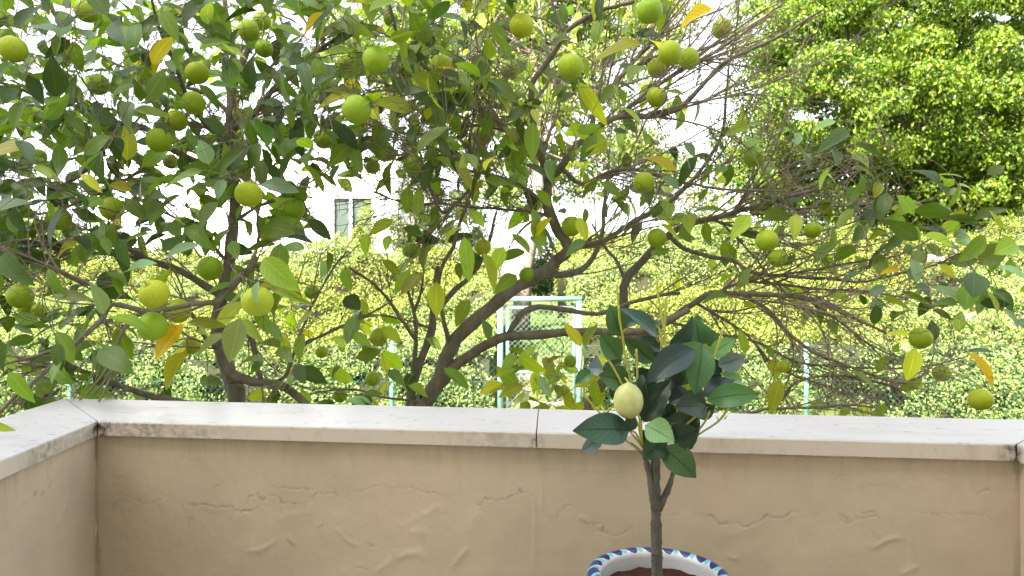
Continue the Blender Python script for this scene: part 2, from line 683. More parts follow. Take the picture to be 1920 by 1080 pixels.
def zmC(l):
    return [(1280 + x / 2.842, 700 + y / 2.842) for x, y in l]


CRACKS = [
    (zmA([(590, 545), (620, 565), (660, 550), (705, 580)]), 0.5),
    (zmA([(600, 710), (620, 690), (650, 680), (690, 690)]), 0.5),
    (zmA([(690, 640), (750, 690), (800, 695), (850, 675), (890, 655)]), 0.7),
    (zmA([(960, 690), (985, 688), (1040, 705), (1100, 700), (1160, 715), (1230, 710), (1270, 737), (1365, 722), (1360, 690)]), 1.0),
    (zmA([(1300, 700), (1330, 660), (1360, 650), (1400, 672), (1430, 650), (1480, 660), (1530, 695), (1600, 692), (1640, 670)]), 0.9),
    (zmA([(1620, 650), (1660, 660), (1690, 645), (1760, 645), (1819, 665)]), 0.7),
    (zmA([(1420, 600), (1480, 605), (1560, 614), (1600, 617), (1690, 614)]), 0.8),
    (zmA([(1000, 780), (1035, 785)]), 0.8), (zmA([(1130, 615), (1170, 605)]), 0.7),
    (zmA([(1680, 835), (1725, 805)]), 0.8), (zmA([(890, 890), (930, 905), (950, 935)]), 0.5),
    (zmA([(930, 455), (1000, 460), (1100, 465)]), 0.3), (zmA([(1510, 420), (1525, 480)]), 0.3),
    (zmB([(0, 660), (60, 645), (110, 632), (150, 605), (200, 597), (260, 610), (300, 604), (380, 610), (460, 635), (500, 640), (540, 665), (610, 675)]), 0.7),
    (zmB([(690, 678), (740, 688), (760, 668), (800, 675), (880, 670), (950, 633), (1030, 650)]), 0.9),
    (zmB([(1060, 560), (1065, 525), (1100, 510), (1200, 520), (1300, 525), (1400, 532), (1560, 525)]), 0.4),
    (zmB([(1085, 755), (1150, 770), (1165, 745), (1190, 712), (1260, 720)]), 0.7),
    (zmB([(1270, 760), (1290, 790), (1380, 810), (1390, 835), (1450, 860), (1500, 850), (1560, 800)]), 0.8),
    (zmB([(1650, 770), (1720, 760), (1819, 745)]), 0.5),
    (zmB([(130, 915), (178, 918)]), 0.9), (zmB([(60, 1030), (150, 1050)]), 0.7),
    (zmC([(20, 762), (60, 750), (120, 760), (170, 770), (200, 795), (270, 800), (330, 815), (440, 770), (530, 768), (600, 742), (640, 765), (700, 757)]), 0.9),
    (zmC([(800, 752), (860, 758), (880, 775), (880, 800), (950, 775), (1000, 770), (1050, 770), (1050, 790)]), 0.7),
    (zmC([(950, 740), (1040, 737)]), 0.8),
    (zmC([(1180, 700), (1260, 740), (1400, 745), (1500, 748), (1620, 755), (1720, 815)]), 0.45),
    (zmC([(1560, 640), (1600, 628), (1655, 612)]), 0.7), (zmC([(1340, 545), (1390, 560), (1430, 575)]), 0.4),
    (zmC([(780, 550), (850, 545), (920, 540), (1000, 555)]), 0.4), (zmC([(900, 590), (1000, 600), (1100, 590), (1200, 605)]), 0.35),
    (zmC([(500, 430), (560, 436), (720, 438)]), 0.6),
]
RIDGES = [
    (zmA([(1300, 952), (1390, 942), (1440, 915), (1475, 885)]), 2.6, 0.006), (zmA([(1540, 895), (1560, 880)]), 3.2, 0.012),
    (zmA([(1200, 930), (1260, 790), (1270, 735)]), 1.2, 0.012), (zmA([(1655, 760), (1660, 690)]), 1.5, 0.005), (zmA([(1480, 800), (1530, 760), (1640, 740)]), 1.4, 0.01),
    (zmA([(1819, 860), (1790, 830)]), 2.2, 0.006),
    (zmB([(290, 1000), (350, 962), (420, 955), (440, 1000)]), 3.0, 0.008), (zmB([(590, 1035), (640, 970), (680, 925)]), 2.6, 0.006), (zmB([(420, 770), (480, 735), (530, 700)]), 2.0, 0.008),
    (zmB([(360, 860), (420, 835), (450, 870)]), 2.2, 0.01),
    (zmB([(0, 862), (40, 900), (90, 920)]), 2.8, 0.005), (zmB([(180, 1070), (260, 1010), (300, 930)]), 1.8, 0.01), (zmB([(680, 860), (740, 730)]), 1.6, 0.012),
    (zmB([(1028, 640), (1032, 800), (1030, 1080)]), 1.8, 0.005), (zmB([(1075, 560), (1070, 750)]), 1.4, 0.006), (zmB([(310, 830), (420, 760)]), 1.4, 0.01),
    (zmC([(985, 935), (1040, 915), (1085, 890), (1150, 875), (1190, 890)]), 2.6, 0.006), (zmC([(1170, 1070), (1210, 1045), (1260, 1035)]), 2.4, 0.006), (zmC([(1200, 830), (1215, 920), (1230, 1010)]), 1.3, 0.008),
    (zmC([(240, 980), (300, 990)]), 2.0, 0.004), (zmC([(190, 855), (300, 850), (420, 820)]), 1.4, 0.012),
    (zmB([(1370, 830), (1400, 800)]), 2.2, 0.004), (zmB([(1260, 760), (1330, 800)]), 2.0, 0.005),
]


def segdist(s, z, poly):
    best = np.full(s.shape, 9.0)
    sgn = np.zeros(s.shape)
    tt = np.zeros(s.shape)
    L = len(poly) - 1
    for k in range(L):
        a, b = poly[k], poly[k + 1]
        d = b - a
        l2 = max(1e-9, d @ d)
        t = np.clip(((s - a[0]) * d[0] + (z - a[1]) * d[1]) / l2, 0, 1)
        dx, dz = s - a[0] - t * d[0], z - a[1] - t * d[1]
        dd = np.hypot(dx, dz)
        m = dd < best
        best = np.where(m, dd, best)
        sgn = np.where(m, dz, sgn)
        tt = np.where(m, (k + t) / L, tt)
    return best, sgn, tt


def fbm(s, z, f, seed, oct=3):
    out = np.zeros(s.shape)
    r = np.random.default_rng(seed)
    amp = 1.0
    for o in range(oct):
        for _ in range(5):
            a = r.uniform(0, 2 * math.pi)
            k = f * (2 ** o) * r.uniform(0.6, 1.5)
            out += amp * np.sin(k * (np.cos(a) * s + np.sin(a) * z) + r.uniform(0, 6.28) + 1.3 * np.sin(k * .6 * (np.sin(a) * s - np.cos(a) * z)))
        amp *= 0.5
    return out / 6


def plaster_sheet(name, p0, p1, inward, res, cracks=(), ridges=(), seed=0, dark_ends=()):
    Lw = np.linalg.norm(p1 - p0)
    d = (p1 - p0) / Lw
    ns, nz_ = max(2, int(Lw / res)), int((WALLTOP - FLOORZ) / res)
    s1, z1 = np.linspace(0, Lw, ns + 1), np.linspace(FLOORZ, WALLTOP, nz_ + 1)
    S, ZZ = np.meshgrid(s1, z1)
    h = 0.0034 * fbm(S, ZZ, 9, seed + 1) + 0.0010 * fbm(S, ZZ, 40, seed + 2, 3) + 0.00025 * fbm(S, ZZ, 260, seed + 3, 2)
    crack = np.zeros(S.shape)
    for poly, amt in cracks:
        poly = np.array(poly)
        # ragged: subdivide and jitter
        pp = spline(np.c_[poly, np.zeros(len(poly))], 0.007)[:, :2]
        pp[1:-1] += np.random.default_rng(len(pp) + seed).normal(0, 0.0024, (len(pp) - 2, 2))
        lo, hi = pp.min(0) - 0.04, pp.max(0) + 0.04
        mk = (S > lo[0]) & (S < hi[0]) & (ZZ > lo[1]) & (ZZ < hi[1])
        dd, sg, tt = segdist(S[mk], ZZ[mk], pp)
        fade = amt * np.clip(np.minimum(tt, 1 - tt) * 6, 0, 1) * (0.82 + 0.18 * np.sin(tt * 37 + seed))
        h[mk] += fade * (0.0016 * np.exp(-dd / 0.010) * (sg < 0) - 0.0020 * np.exp(-(dd / 0.0018) ** 2))
        crack[mk] = np.maximum(crack[mk], fade * np.exp(-(dd / 0.0019) ** 2))
    for poly, amt, wd in ridges:
        pp = np.array(poly)
        lo, hi = pp.min(0) - 0.05, pp.max(0) + 0.05
        mk = (S > lo[0]) & (S < hi[0]) & (ZZ > lo[1]) & (ZZ < hi[1])
        dd, sg, tt = segdist(S[mk], ZZ[mk], pp)
        fade = np.clip(np.minimum(tt, 1 - tt) * 5 + 0.15, 0, 1)
        h[mk] += fade * amt * 0.0007 * np.exp(-(dd / wd) ** 2) * np.where(sg < 0, 1.0, 1.2)
    shade_dirt = 0.9 * np.exp(-(WALLTOP - ZZ) / 0.05)  # painted shade below the coping, broken up by dirt streaks in the material
    for s0, w in dark_ends:
        shade_dirt = np.maximum(shade_dirt, 1.1 * np.exp(-np.abs(S - s0) / w))  # also darker towards the given wall ends
        mk = np.abs(S - s0 - 0.004 * np.sin(ZZ * 31)) < 0.006
        crack = np.where(mk, np.maximum(crack, 0.6 * np.clip(np.sin(ZZ * 23 + seed) * 0.6 + 0.5, 0, 1)), crack)
    V = np.stack([p0[0] + d[0] * S + inward[0] * h, p0[1] + d[1] * S + inward[1] * h, ZZ], -1).reshape(-1, 3)
    K = ns + 1
    idx = (np.arange(nz_)[:, None] * K + np.arange(ns)[None]).ravel()
    f4 = np.stack([idx, idx + 1, idx + K + 1, idx + K], -1)
    nv = len(V)
    # a body behind the sheet down to the garden, so that the wall has its real thickness
    th = 0.27
    bb = [p0 - inward * 0.012, p1 - inward * 0.012, p1 - inward * th, p0 - inward * th]
    bx = np.array([(p[0], p[1], z) for z in (0.0, WALLTOP) for p in bb])
    V = np.vstack([V, bx])
    f4 = np.vstack([f4, nv + np.array([(0, 1, 5, 4), (1, 2, 6, 5), (2, 3, 7, 6), (3, 0, 4, 7), (4, 5, 6, 7)])])
    z8 = np.zeros(8)
    me = mesh(name, V, f4, True, attrs={'crack': np.r_[crack.ravel(), z8], 'shade_dirt': np.r_[shade_dirt.ravel(), z8]})
    return link(name, me, PLASTER, parapet)


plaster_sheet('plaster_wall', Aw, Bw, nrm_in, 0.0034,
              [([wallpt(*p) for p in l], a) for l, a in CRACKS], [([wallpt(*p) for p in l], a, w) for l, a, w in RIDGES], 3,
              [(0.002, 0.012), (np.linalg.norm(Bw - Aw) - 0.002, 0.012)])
inl = np.array([-dl[1], dl[0]])
if inl[0] < 0:
    inl = -inl
Lc = Aw
p1 = along(Lc, dl, BACK + 0.02)
Lw = np.linalg.norm(p1 - Lc)
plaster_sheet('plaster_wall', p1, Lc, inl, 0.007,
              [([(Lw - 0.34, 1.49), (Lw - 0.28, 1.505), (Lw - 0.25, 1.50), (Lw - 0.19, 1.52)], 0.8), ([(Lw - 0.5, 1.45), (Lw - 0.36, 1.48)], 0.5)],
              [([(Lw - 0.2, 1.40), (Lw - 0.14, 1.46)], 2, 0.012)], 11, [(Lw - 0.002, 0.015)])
inr = np.array([dr[1], -dr[0]])
if inr[0] > 0:
    inr = -inr
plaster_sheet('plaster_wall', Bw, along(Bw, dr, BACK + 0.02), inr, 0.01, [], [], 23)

mb = MB()
mb.prism([along(Aw, dl, BACK), Aw, Bw, along(Bw, dr, BACK)][::-1], FLOORZ - 0.2, FLOORZ)
mb2 = mb.mesh('balcony_floor')
link('balcony_floor', mb2, TILE, kind='structure')

# the house the balcony belongs to, behind the camera: its shade lies over the balcony and the orange trees
hs = empty('house')
tag(hs, 'cream rendered house with tall balcony door standing behind the balcony', 'house')
HT = 8.4
mb = MB()
D0, D1 = -0.75, 0.75
mb.box(-16, D0, BACK - 0.35, BACK, 0, HT)
mb.box(D1, 16, BACK - 0.35, BACK, 0, HT)
mb.box(D0, D1, BACK - 0.35, BACK, FLOORZ + 2.2, HT)
mb.box(D0, D1, BACK - 0.35, BACK, 0, FLOORZ - 0.001)
mb.box(-16, 16, BACK - 8, BACK - 7.7, 0, HT)
mb.box(-16, -15.7, BACK - 7.7, BACK - 0.35, 0, HT)
mb.box(15.7, 16, BACK - 7.7, BACK - 0.35, 0, HT)
link('wall', mb.mesh('wall'), HOUSE, hs)
mb = MB()
mb.box(-16.3, 16.3, BACK - 8.3, BACK + 0.25, HT + 0.002, HT + 0.25)
link('roof', mb.mesh('roof'), TILE, hs)
mb = MB()
mb.box(D0 + 0.002, D1 - 0.002, BACK - 0.30, BACK - 0.27, FLOORZ + 0.02, FLOORZ + 2.198)
dg = link('balcony_door', mb.mesh('balcony_door'), GLASSY, hs)
mb = MB()
for x in (D0 + 0.04, -0.0, D1 - 0.04):
    mb.box(x - 0.035, x + 0.035, BACK - 0.265, BACK - 0.22, FLOORZ + 0.02, FLOORZ + 2.198)
link('door_frame', mb.mesh('door_frame'), FRAME, dg)

# ---------------------------------------------------------------- leaves: templates and masses


def leaf_template(L, W, bend=0.25, fold=0.35, wave=0.0, rows=6, cols=2, tipsharp=0.9, petiole=0.0, serr=0.0, twist=0.0, seed=0):
    """leaf along +Y, face up +Z, base at the origin. returns V, f4, f3, uv"""
    r = np.random.default_rng(seed)
    V, uv = [], []
    ph = r.uniform(0, 6.28)
    for i in range(rows + 1):
        t = i / rows
        w = W / 2 * (math.sin(math.pi * min(1, t) ** 0.82) ** 0.8 * (1 - 0.12 * t) if 0 < t < 1 else 0.0)
        if i == rows:
            w = 0.004 * W
        if i == 0:
            w = 0.04 * W
        y = L * (t - 0.10 * bend * t * t)
        z = -bend * L * t * t + 0.12 * bend * L * t
        tw = twist * t
        for c in range(cols + 1):
            q = c / cols * 2 - 1
            x = q * w
            zz = z + abs(q) * w * fold + wave * W * math.sin(6.5 * t + ph + q * 1.2) * abs(q)
            yy = y + (serr * L * (1 if i % 2 else -1) * (abs(q) == 1))
            ct, st = math.cos(tw), math.sin(tw)
            V.append((x * ct - (zz - z) * st, yy, z + x * st + (zz - z) * ct))
            uv.append((0.5 + 0.5 * q, t))
    K = cols + 1
    f4 = [(i * K + c, i * K + c + 1, (i + 1) * K + c + 1, (i + 1) * K + c) for i in range(rows) for c in range(cols)]
    V = np.array(V)
    if petiole:
        n = len(V)
        pr = max(0.0009, 0.016 * W)
        V[:, 1] += petiole
        pv = [(-pr, 0, 0), (pr, 0, 0), (0, 0, pr), (-pr, petiole * 1.02, 0), (pr, petiole * 1.02, 0), (0, petiole * 1.02, pr)]
        V = np.vstack([V, pv])
        uv += [(0.5, 0)] * 6
        f4 += [(n, n + 1, n + 4, n + 3), (n + 1, n + 2, n + 5, n + 4), (n + 2, n, n + 3, n + 5)]
    return V, np.array(f4), np.array(uv)


def frames(axis, up):
    y = norm(axis)
    x = norm(np.cross(y, up))
    z = np.cross(x, y)
    return np.stack([x, y, z], -1)          # columns


def scatter(tmpl, pos, rot, scale, tint):
    """copies of a template as one set of arrays"""
    V, f4, uv = tmpl
    n, k = len(pos), len(V)
    W = np.einsum('nij,kj->nki', rot, V) * scale[:, None, None] + pos[:, None, :]
    Fa = (f4[None] + (np.arange(n) * k)[:, None, None]).reshape(-1, f4.shape[1])
    return W.reshape(-1, 3), Fa, np.tile(uv, (n, 1)), np.repeat(tint, k, 0)


SMALL = (np.array([(0, 0, 0), (-.30, .42, .08), (0, 1, -.12), (.30, .42, .08), (0, .5, -.02)]),
         np.array([(0, 4, 1), (1, 4, 2), (2, 4, 3), (3, 4, 0)]), np.array([(.5, 0), (0, .5), (.5, 1), (1, .5), (.5, .5)]))


def leaf_mass(name, pos, nrm, size, tint, mat, parent, kind='stuff', jit=0.6, droop=0.3):
    n = len(pos)
    up = norm(nrm + rng.normal(0, jit, (n, 3)))
    ax = norm(np.cross(up, rng.normal(0, 1, (n, 3))) + np.array([0, 0, -droop]))
    rot = frames(ax, up)
    V, Fa, uv, tn = scatter(SMALL, pos, rot, size, tint)
    return link(name, mesh(name, V, Fa, False, tint=tn), mat, parent, kind)


def tints(n, cols, var=0.18):
    cols = np.array(cols)
    w = cols[rng.integers(0, len(cols), n)]
    return np.clip(w * np.exp(rng.normal(0, var, (n, 1))) * np.exp(rng.normal(0, 0.06, (n, 3))), 0.005, 0.9)


# ---------------------------------------------------------------- hedges on the bank
GATE_X0, GATE_X1 = (938 - 960) / F * 8.0, (1086 - 960) / F * 8.0


def lump(X, Y):
    return 0.24 * np.sin(X * 1.7 + 1.1 * np.sin(Y * 1.3)) * np.sin(Y * 1.9 + X * .6) + 0.08 * np.sin(X * 4.3 + Y * 2.2) + 0.05 * np.sin(X * 9.1 - Y * 7.0)


def hedge(label, x0, x1, prof, dens, cols):
    """prof: polyline of (Y, z) from the fence base over the top to the back"""
    h = empty('hedge', ((x0 + x1) / 2, prof[0][0] + 1, float(gz(prof[0][0]))))
    h.location = (0, 0, 0)
    tag(h, label, 'hedge')
    pr = np.array(prof, float)
    seg = np.linalg.norm(np.diff(pr, axis=0), axis=1)
    cum = np.r_[0, np.cumsum(seg)]
    n = int(dens * (x1 - x0) * cum[-1])
    u = rng.uniform(0, cum[-1], n)
    # nearer the front, more leaves
    Xh = rng.uniform(x0, x1, n)
    Yh = np.interp(u, cum, pr[:, 0])
    Zh = np.interp(u, cum, pr[:, 1])
    k = np.clip(np.searchsorted(cum, u) - 1, 0, len(seg) - 1)
    d = np.diff(pr, axis=0)[k] / seg[k][:, None]
    N = np.stack([np.zeros(n), -d[:, 1], d[:, 0]], -1)
    # uneven growth: thin places where the shade-dark inner body shows
    gap = np.sin(Xh * 3.1 + 1.7 * np.sin(u * 2.3 + Xh * .4)) * np.sin(u * 4.1 + 1.3 * np.sin(Xh * 1.9)) + 0.6 * np.sin(Xh * 7.7 + u * 5.1) * np.sin(u * 9.3 - Xh * 2.2) + 0.5 * np.sin(u * 2.0 + .5)
    kp = rng.random(n) > np.clip((gap - 0.35) * 1.3, 0, 0.93)
    Xh, Yh, Zh, k, u, d, N = Xh[kp], Yh[kp], Zh[kp], k[kp], u[kp], d[kp], N[kp]
    n = len(Xh)
    off = lump(Xh, Yh + Zh) + rng.normal(0, 0.05, n) - 0.02
    pos = np.stack([Xh, Yh, Zh], -1) + N * off[:, None]
    tw = tints(n, cols, 0.22)
    low = (np.sin(Xh * 0.9 + 2 * np.sin(u * .8)) > 0.2) | (u < 1.1)
    tw[low] *= np.array([1.02, 1.12, 1.75])          # a second, cooler kind of leaf
    fo = leaf_mass('foliage', pos, N + np.array([0, -.3, .6]), rng.uniform(0.026, 0.058, n), tw, LEAF_FAR, h, jit=0.9)
    # closed sheet under the leaves, shade of the hollow put into its dark colour
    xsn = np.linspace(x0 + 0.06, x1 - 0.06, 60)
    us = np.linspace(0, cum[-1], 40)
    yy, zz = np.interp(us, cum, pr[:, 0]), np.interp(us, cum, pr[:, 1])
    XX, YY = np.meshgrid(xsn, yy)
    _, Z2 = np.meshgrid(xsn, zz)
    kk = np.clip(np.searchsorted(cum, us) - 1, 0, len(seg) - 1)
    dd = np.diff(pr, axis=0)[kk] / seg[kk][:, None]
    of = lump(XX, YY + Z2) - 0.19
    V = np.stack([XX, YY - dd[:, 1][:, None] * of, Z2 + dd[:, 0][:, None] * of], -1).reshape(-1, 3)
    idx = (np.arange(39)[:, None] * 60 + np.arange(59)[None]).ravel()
    link('inner_shade_body', mesh('inner', V, np.stack([idx, idx + 1, idx + 61, idx + 60], -1)), DARKIN, h)
    return h


HC = [(0.20, 0.235, 0.034), (0.15, 0.195, 0.03), (0.265, 0.27, 0.05), (0.07, 0.105, 0.02), (0.19, 0.235, 0.06)]
hedge('long sunlit yellow-green hedge climbing the bank left of the turquoise gate', -11.5, GATE_X0 - 0.08,
      [(8.30, 0.42), (8.38, 1.05), (8.6, 1.28), (9.6, 1.5), (11.3, 2.0), (12.7, 2.75), (13.2, 2.6), (13.4, 1.5)], 3300, HC)
hedge('broad sunlit yellow-green hedge covering the bank right of the turquoise gate', GATE_X1 + 0.06, 13.5,
      [(8.30, 0.42), (8.38, 1.05), (8.6, 1.28), (9.6, 1.55), (11.3, 2.2), (13.2, 3.15), (13.7, 3.0), (13.9, 1.5)], 3300, HC)

# ---------------------------------------------------------------- path behind the gate: stone steps
PX0, PX1 = GATE_X0 + 0.02, GATE_X1 - 0.02
mb = MB()
mb.prism([(PX0, 6.5), (PX1, 6.5), (PX1, 8.75), (PX0, 8.75)], 0.0, 0.47)
path = link('path', mb.mesh('path'), STONE, kind='structure')
nst = 4
for k in range(nst):
    mb = MB()
    y0 = 8.752 + k * 0.55
    z = 0.55 + k * 0.105
    mb.box(PX0 + rng.uniform(0, .03), PX1 - rng.uniform(0, .03), y0, y0 + 0.547, 0.2, z - 0.045)
    mb.box(PX0, PX1, y0 - 0.03, y0 + 0.545, z - 0.043, z)
    link('step', mb.mesh('step'), STONE, path)
# lawn beyond
n = 26000
Xl = rng.uniform(-2.5, 3.0, n)
Yl = rng.uniform(11.0, 20, n)
lw = leaf_mass('lawn', np.stack([Xl, Yl, gz(Yl)], -1), np.tile([0, -1, .3], (n, 1)), rng.uniform(.05, .1, n), tints(n, [(0.06, 0.11, 0.02), (0.09, 0.14, 0.03)]), LEAF_FAR, None, 'stuff', 0.5, -1.5)
tag(lw, 'green lawn seen through the top of the turquoise gate', 'lawn')

# ---------------------------------------------------------------- chain-link fence and gate
FY = 8.0


def wires(mbx, x0, x1, z0, z1, y, pitch, r):
    H = z1 - z0
    for sgn in (1, -1):
        c = x0 - H
        while c < x1:
            # line x = c + t, z = z0 + t  (or mirrored)
            t0, t1 = max(0, x0 - c), min(H, x1 - c)
            if t1 - t0 > 0.01:
                if sgn > 0:
                    p, q = (c + t0, y, z0 + t0), (c + t1, y, z0 + t1)
                else:
                    p, q = (c + t0, y + 2.2 * r, z1 - t0), (c + t1, y + 2.2 * r, z1 - t1)
                mbx.tube([p, q], r, 3, False)
            c += pitch


def fence(label, xs_posts, x0, x1, ztop):
    f = empty('chain_link_fence')
    tag(f, label, 'fence')
    for x in xs_posts:
        mb = MB()
        mb.tube([(x, FY, float(gz(FY)) - 0.1), (x, FY, ztop + 0.02)], 0.028, 10)
        link('post', mb.mesh('post', True), GREEN_PAINT, f)
    mb = MB()
    wires(mb, x0, x1, 0.42, ztop, FY - 0.035, 0.075, 0.0012)
    link('wire_mesh', mb.mesh('wire_mesh'), WIRE, f, 'stuff')
    for z in (0.45, 0.92, ztop - 0.01):
        mb = MB()
        mb.tube([(x0, FY - 0.03, z), (x1, FY - 0.03, z)], 0.002, 5)
        link('tension_wire', mb.mesh('tension_wire'), WIRE, f)
    return f


def fx(px):
    return (px - 960) / F * FY


fence('turquoise chain-link fence left of the gate in front of the hedge', [fx(-470), fx(132), fx(735)], fx(-1000), GATE_X0 - 0.06, 1.36)
fence('turquoise chain-link fence right of the gate in front of the hedge', [fx(1512), fx(2075)], GATE_X1 + 0.06, fx(2650), 1.34)

gt = empty('gate')
tag(gt, 'turquoise tube-framed chain-link garden gate before the stone steps', 'gate')


def bar(name, p, q, r, mat=GREEN_PAINT, par=gt):
    mb = MB()
    mb.tube([p, q], r, 10)
    return link(name, mb.mesh(name, True), mat, par)


g0, g1 = GATE_X0 + 0.0, GATE_X1 - 0.0
zt = CAMZ - (564 - HZ) / F * FY
bar('gate_post', (g0, FY, 0.35), (g0, FY, zt), 0.034)
bar('gate_post', (g1, FY, 0.35), (g1, FY, zt), 0.034)
bar('top_bar', (g0 - 0.03, FY, zt + 0.02), (g1 + 0.03, FY, zt + 0.02), 0.030)
zl = CAMZ - (577 - HZ) / F * FY
h0, h1 = g0 + 0.085, g1 - 0.06
bar('leaf_rail', (h0, FY, zl), (h1, FY, zl), 0.020)
bar('leaf_rail', (h0, FY, 1.02), (h1, FY, 1.02), 0.018)
bar('leaf_rail', (h0, FY, 0.55), (h1, FY, 0.55), 0.020)
bar('leaf_stile', (h0, FY, 0.55), (h0, FY, zl), 0.020)
bar('leaf_stile', (h1, FY, 0.55), (h1, FY, zl), 0.020)
mb = MB()
wires(mb, h0, h1, 0.55, zl, FY - 0.022, 0.066, 0.0015)
link('wire_mesh', mb.mesh('wire_mesh'), mat_plain('galvanised_wire', (0.22, 0.30, 0.26), 0.5, 0.4), gt, 'stuff')
mb = MB()
mb.box(h0 - 0.02, h0 + 0.05, FY - 0.055, FY - 0.02, 1.05, 1.17)
link('lock', mb.mesh('lock'), GREEN_PAINT, gt)

# ---------------------------------------------------------------- white house far behind
wh = empty('house')
tag(wh, 'white house with a white framed window far behind the orange trees', 'house')
HY = 26.0


def hp(px, py):
    p = P(px, py, HY)
    return p[0], p[2]


mb = MB()
wx0, _ = hp(160, 400)
wx1, _ = hp(745, 400)
zb, ztp = 1.0, hp(0, 300)[1]
win = [(622, 700, 368, 470), (714, 728, 366, 420)]


def wallwith(mbx, x0, x1, z0, z1, y0, y1, holes):
    xs_ = sorted({x0, x1} | {h[0] for h in holes} | {h[1] for h in holes})
    for a, b in zip(xs_[:-1], xs_[1:]):
        hh = [h for h in holes if h[0] < b - 1e-6 and h[1] > a + 1e-6]
        if not hh:
            mbx.box(a, b, y0, y1, z0, z1)
        else:
            h_ = hh[0]
            mbx.box(a, b, y0, y1, z0, h_[2])
            mbx.box(a, b, y0, y1, h_[3], z1)


holes = []
for a, b, t, bt in win:
    xa, z1_ = hp(a, t)
    xb, z0_ = hp(b, bt)
    holes.append((xa, xb, z0_, z1_))
wallwith(mb, wx0, wx1, zb, ztp, HY, HY + 0.3, holes)
mb.box(wx0, wx0 + 0.3, HY + 0.3, HY + 7, zb, ztp)
mb.box(wx1 - 0.3, wx1, HY + 0.3, HY + 7, zb, ztp)
mb.box(wx0, wx1, HY + 7, HY + 7.3, zb, ztp)
link('wall', mb.mesh('wall'), WHITE, wh)
mb = MB()
mb.box(wx0, wx1, HY + .002, HY + 7.3, ztp + 0.002, ztp + 0.2)
link('roof', mb.mesh('roof'), WHITE, wh)
for (a, b, c, d) in holes:
    mb = MB()
    fr = 0.07
    mb.box(a + .002, a + fr, HY + .02, HY + .12, c + .002, d - .002)
    mb.box(b - fr, b - .002, HY + .02, HY + .12, c + .002, d - .002)
    mb.box(a + fr, b - fr, HY + .02, HY + .12, c + .002, c + fr)
    mb.box(a + fr, b - fr, HY + .02, HY + .12, d - fr, d - .002)
    if b - a > 0.8:
        mx = a + (b - a) * 0.45
        mb.box(mx - 0.05, mx + 0.05, HY + .015, HY + .115, c + fr, d - fr)
    w = link('window', mb.mesh('window'), FRAME, wh)
    mb = MB()
    mb.box(a + fr, b - fr, HY + .13, HY + .15, c + fr, d - fr)
    link('pane', mb.mesh('pane'), GLASSY if b - a > 0.8 else CURTAIN, w)

# ---------------------------------------------------------------- background trees


def bg_tree(name, label, base, trunk, blobs, nleaf, size, cols, limbs=(), mat=LEAF_FAR, shell=0.55, bark=BARK_PALE, tr=0.16, sub=26, group=None, subr=0.55):
    """trunk: list of points; blobs: (centre, radii) of the crown, each filled with clusters of leaves"""
    t = empty(name, tuple(base))
    t.location = (0, 0, 0)
    tag(t, label, 'tree', group)
    pts = spline(np.array(trunk, float), 0.25)
    rr = np.linspace(tr, tr * 0.4, len(pts))
    V, f4, f3 = tube_arrays(pts, rr, 10, True, 0.05)
    link('trunk', mesh('trunk', V, [f4, f3]), bark, t)
    top = pts[-1]
    vol = np.array([np.prod(b[1]) for b in blobs]) ** 0.67
    cnt = (nleaf * vol / vol.sum()).astype(int)
    P_, N_ = [], []
    mbl = MB()
    for (c, r), m in zip(blobs, cnt):
        c, r = np.array(c, float), np.array(r, float)
        k = sub
        dirs = norm(rng.normal(0, 1, (k, 3)))
        cc = c + dirs * r * rng.uniform(0.55, 1.0, (k, 1)) ** 0.6
        cr = subr * rng.uniform(0.6, 1.25, k)
        a = rng.integers(0, k, m)
        d = norm(rng.normal(0, 1, (m, 3)) + np.array([0, 0, 0.25]))
        rad = cr[a] * rng.uniform(0.25, 1.0, m) ** 0.5
        p = cc[a] + d * rad[:, None] * np.array([1, 1, 0.72])
        P_.append(p)
        N_.append(d * 0.6 + norm(p - c) * 0.5 + np.array([0, 0, 0.6]))
        for j in range(0, k, 6):
            st = pts[int(len(pts) * rng.uniform(0.6, 0.99))]
            mid = (st + cc[j]) / 2 + np.array([0, 0, -0.2])
            sp = spline(np.array([st, mid, cc[j]]), 0.5)
            mbl.tube(sp, np.linspace(0.035, 0.008, len(sp)), 5, False)
    link('limbs', mbl.mesh('limbs', True), bark, t)
    pos, nn = np.vstack(P_), norm(np.vstack(N_))
    m = len(pos)
    leaf_mass('crown', pos, nn, rng.uniform(size * 0.7, size * 1.25, m), tints(m, cols, 0.25), mat, t, 'stuff', 0.75, 0.9)
    return t


FC = [(0.10, 0.165, 0.010), (0.075, 0.135, 0.010), (0.15, 0.20, 0.012), (0.045, 0.085, 0.010), (0.12, 0.18, 0.012)]
blobs = []
for (px, py, Y, r) in [(1500, 60, 16, 1.25), (1560, 190, 15, 1.3), (1640, 60, 14.5, 1.5), (1700, 200, 14.2, 1.3), (1790, 90, 14, 1.5), (1880, 200, 14, 1.5), (1620, 320, 15.6, 1.0),
                       (1790, 330, 14.8, 1.1), (1900, 350, 14.2, 1.1), (1470, 290, 16, 0.85), (1980, 80, 14.5, 1.7), (1700, -60, 15, 1.9), (1900, -90, 15, 1.9), (1540, -50, 16, 1.3), (1430, 170, 17, 0.8), (1960, 320, 15, 1.4),
                       (1700, 405, 16.6, 0.9), (1850, 420, 16.4, 0.9), (1590, 420, 17, 0.8), (1410, 330, 17, 0.7), (1440, 60, 16.5, 1.0), (1400, 260, 17, 0.8), (1480, 390, 17, 0.8), (1680, 420, 16, 0.9), (1960, 420, 15.4, 1.1), (1600, 390, 16, 0.8), (1780, 400, 15.6, 0.9), (1750, 250, 18, 2.2), (1580, 200, 18.5, 1.8), (1900, 250, 18, 2.2)]:
    blobs.append((P(px, py, Y), (r, r, r * 0.9)))
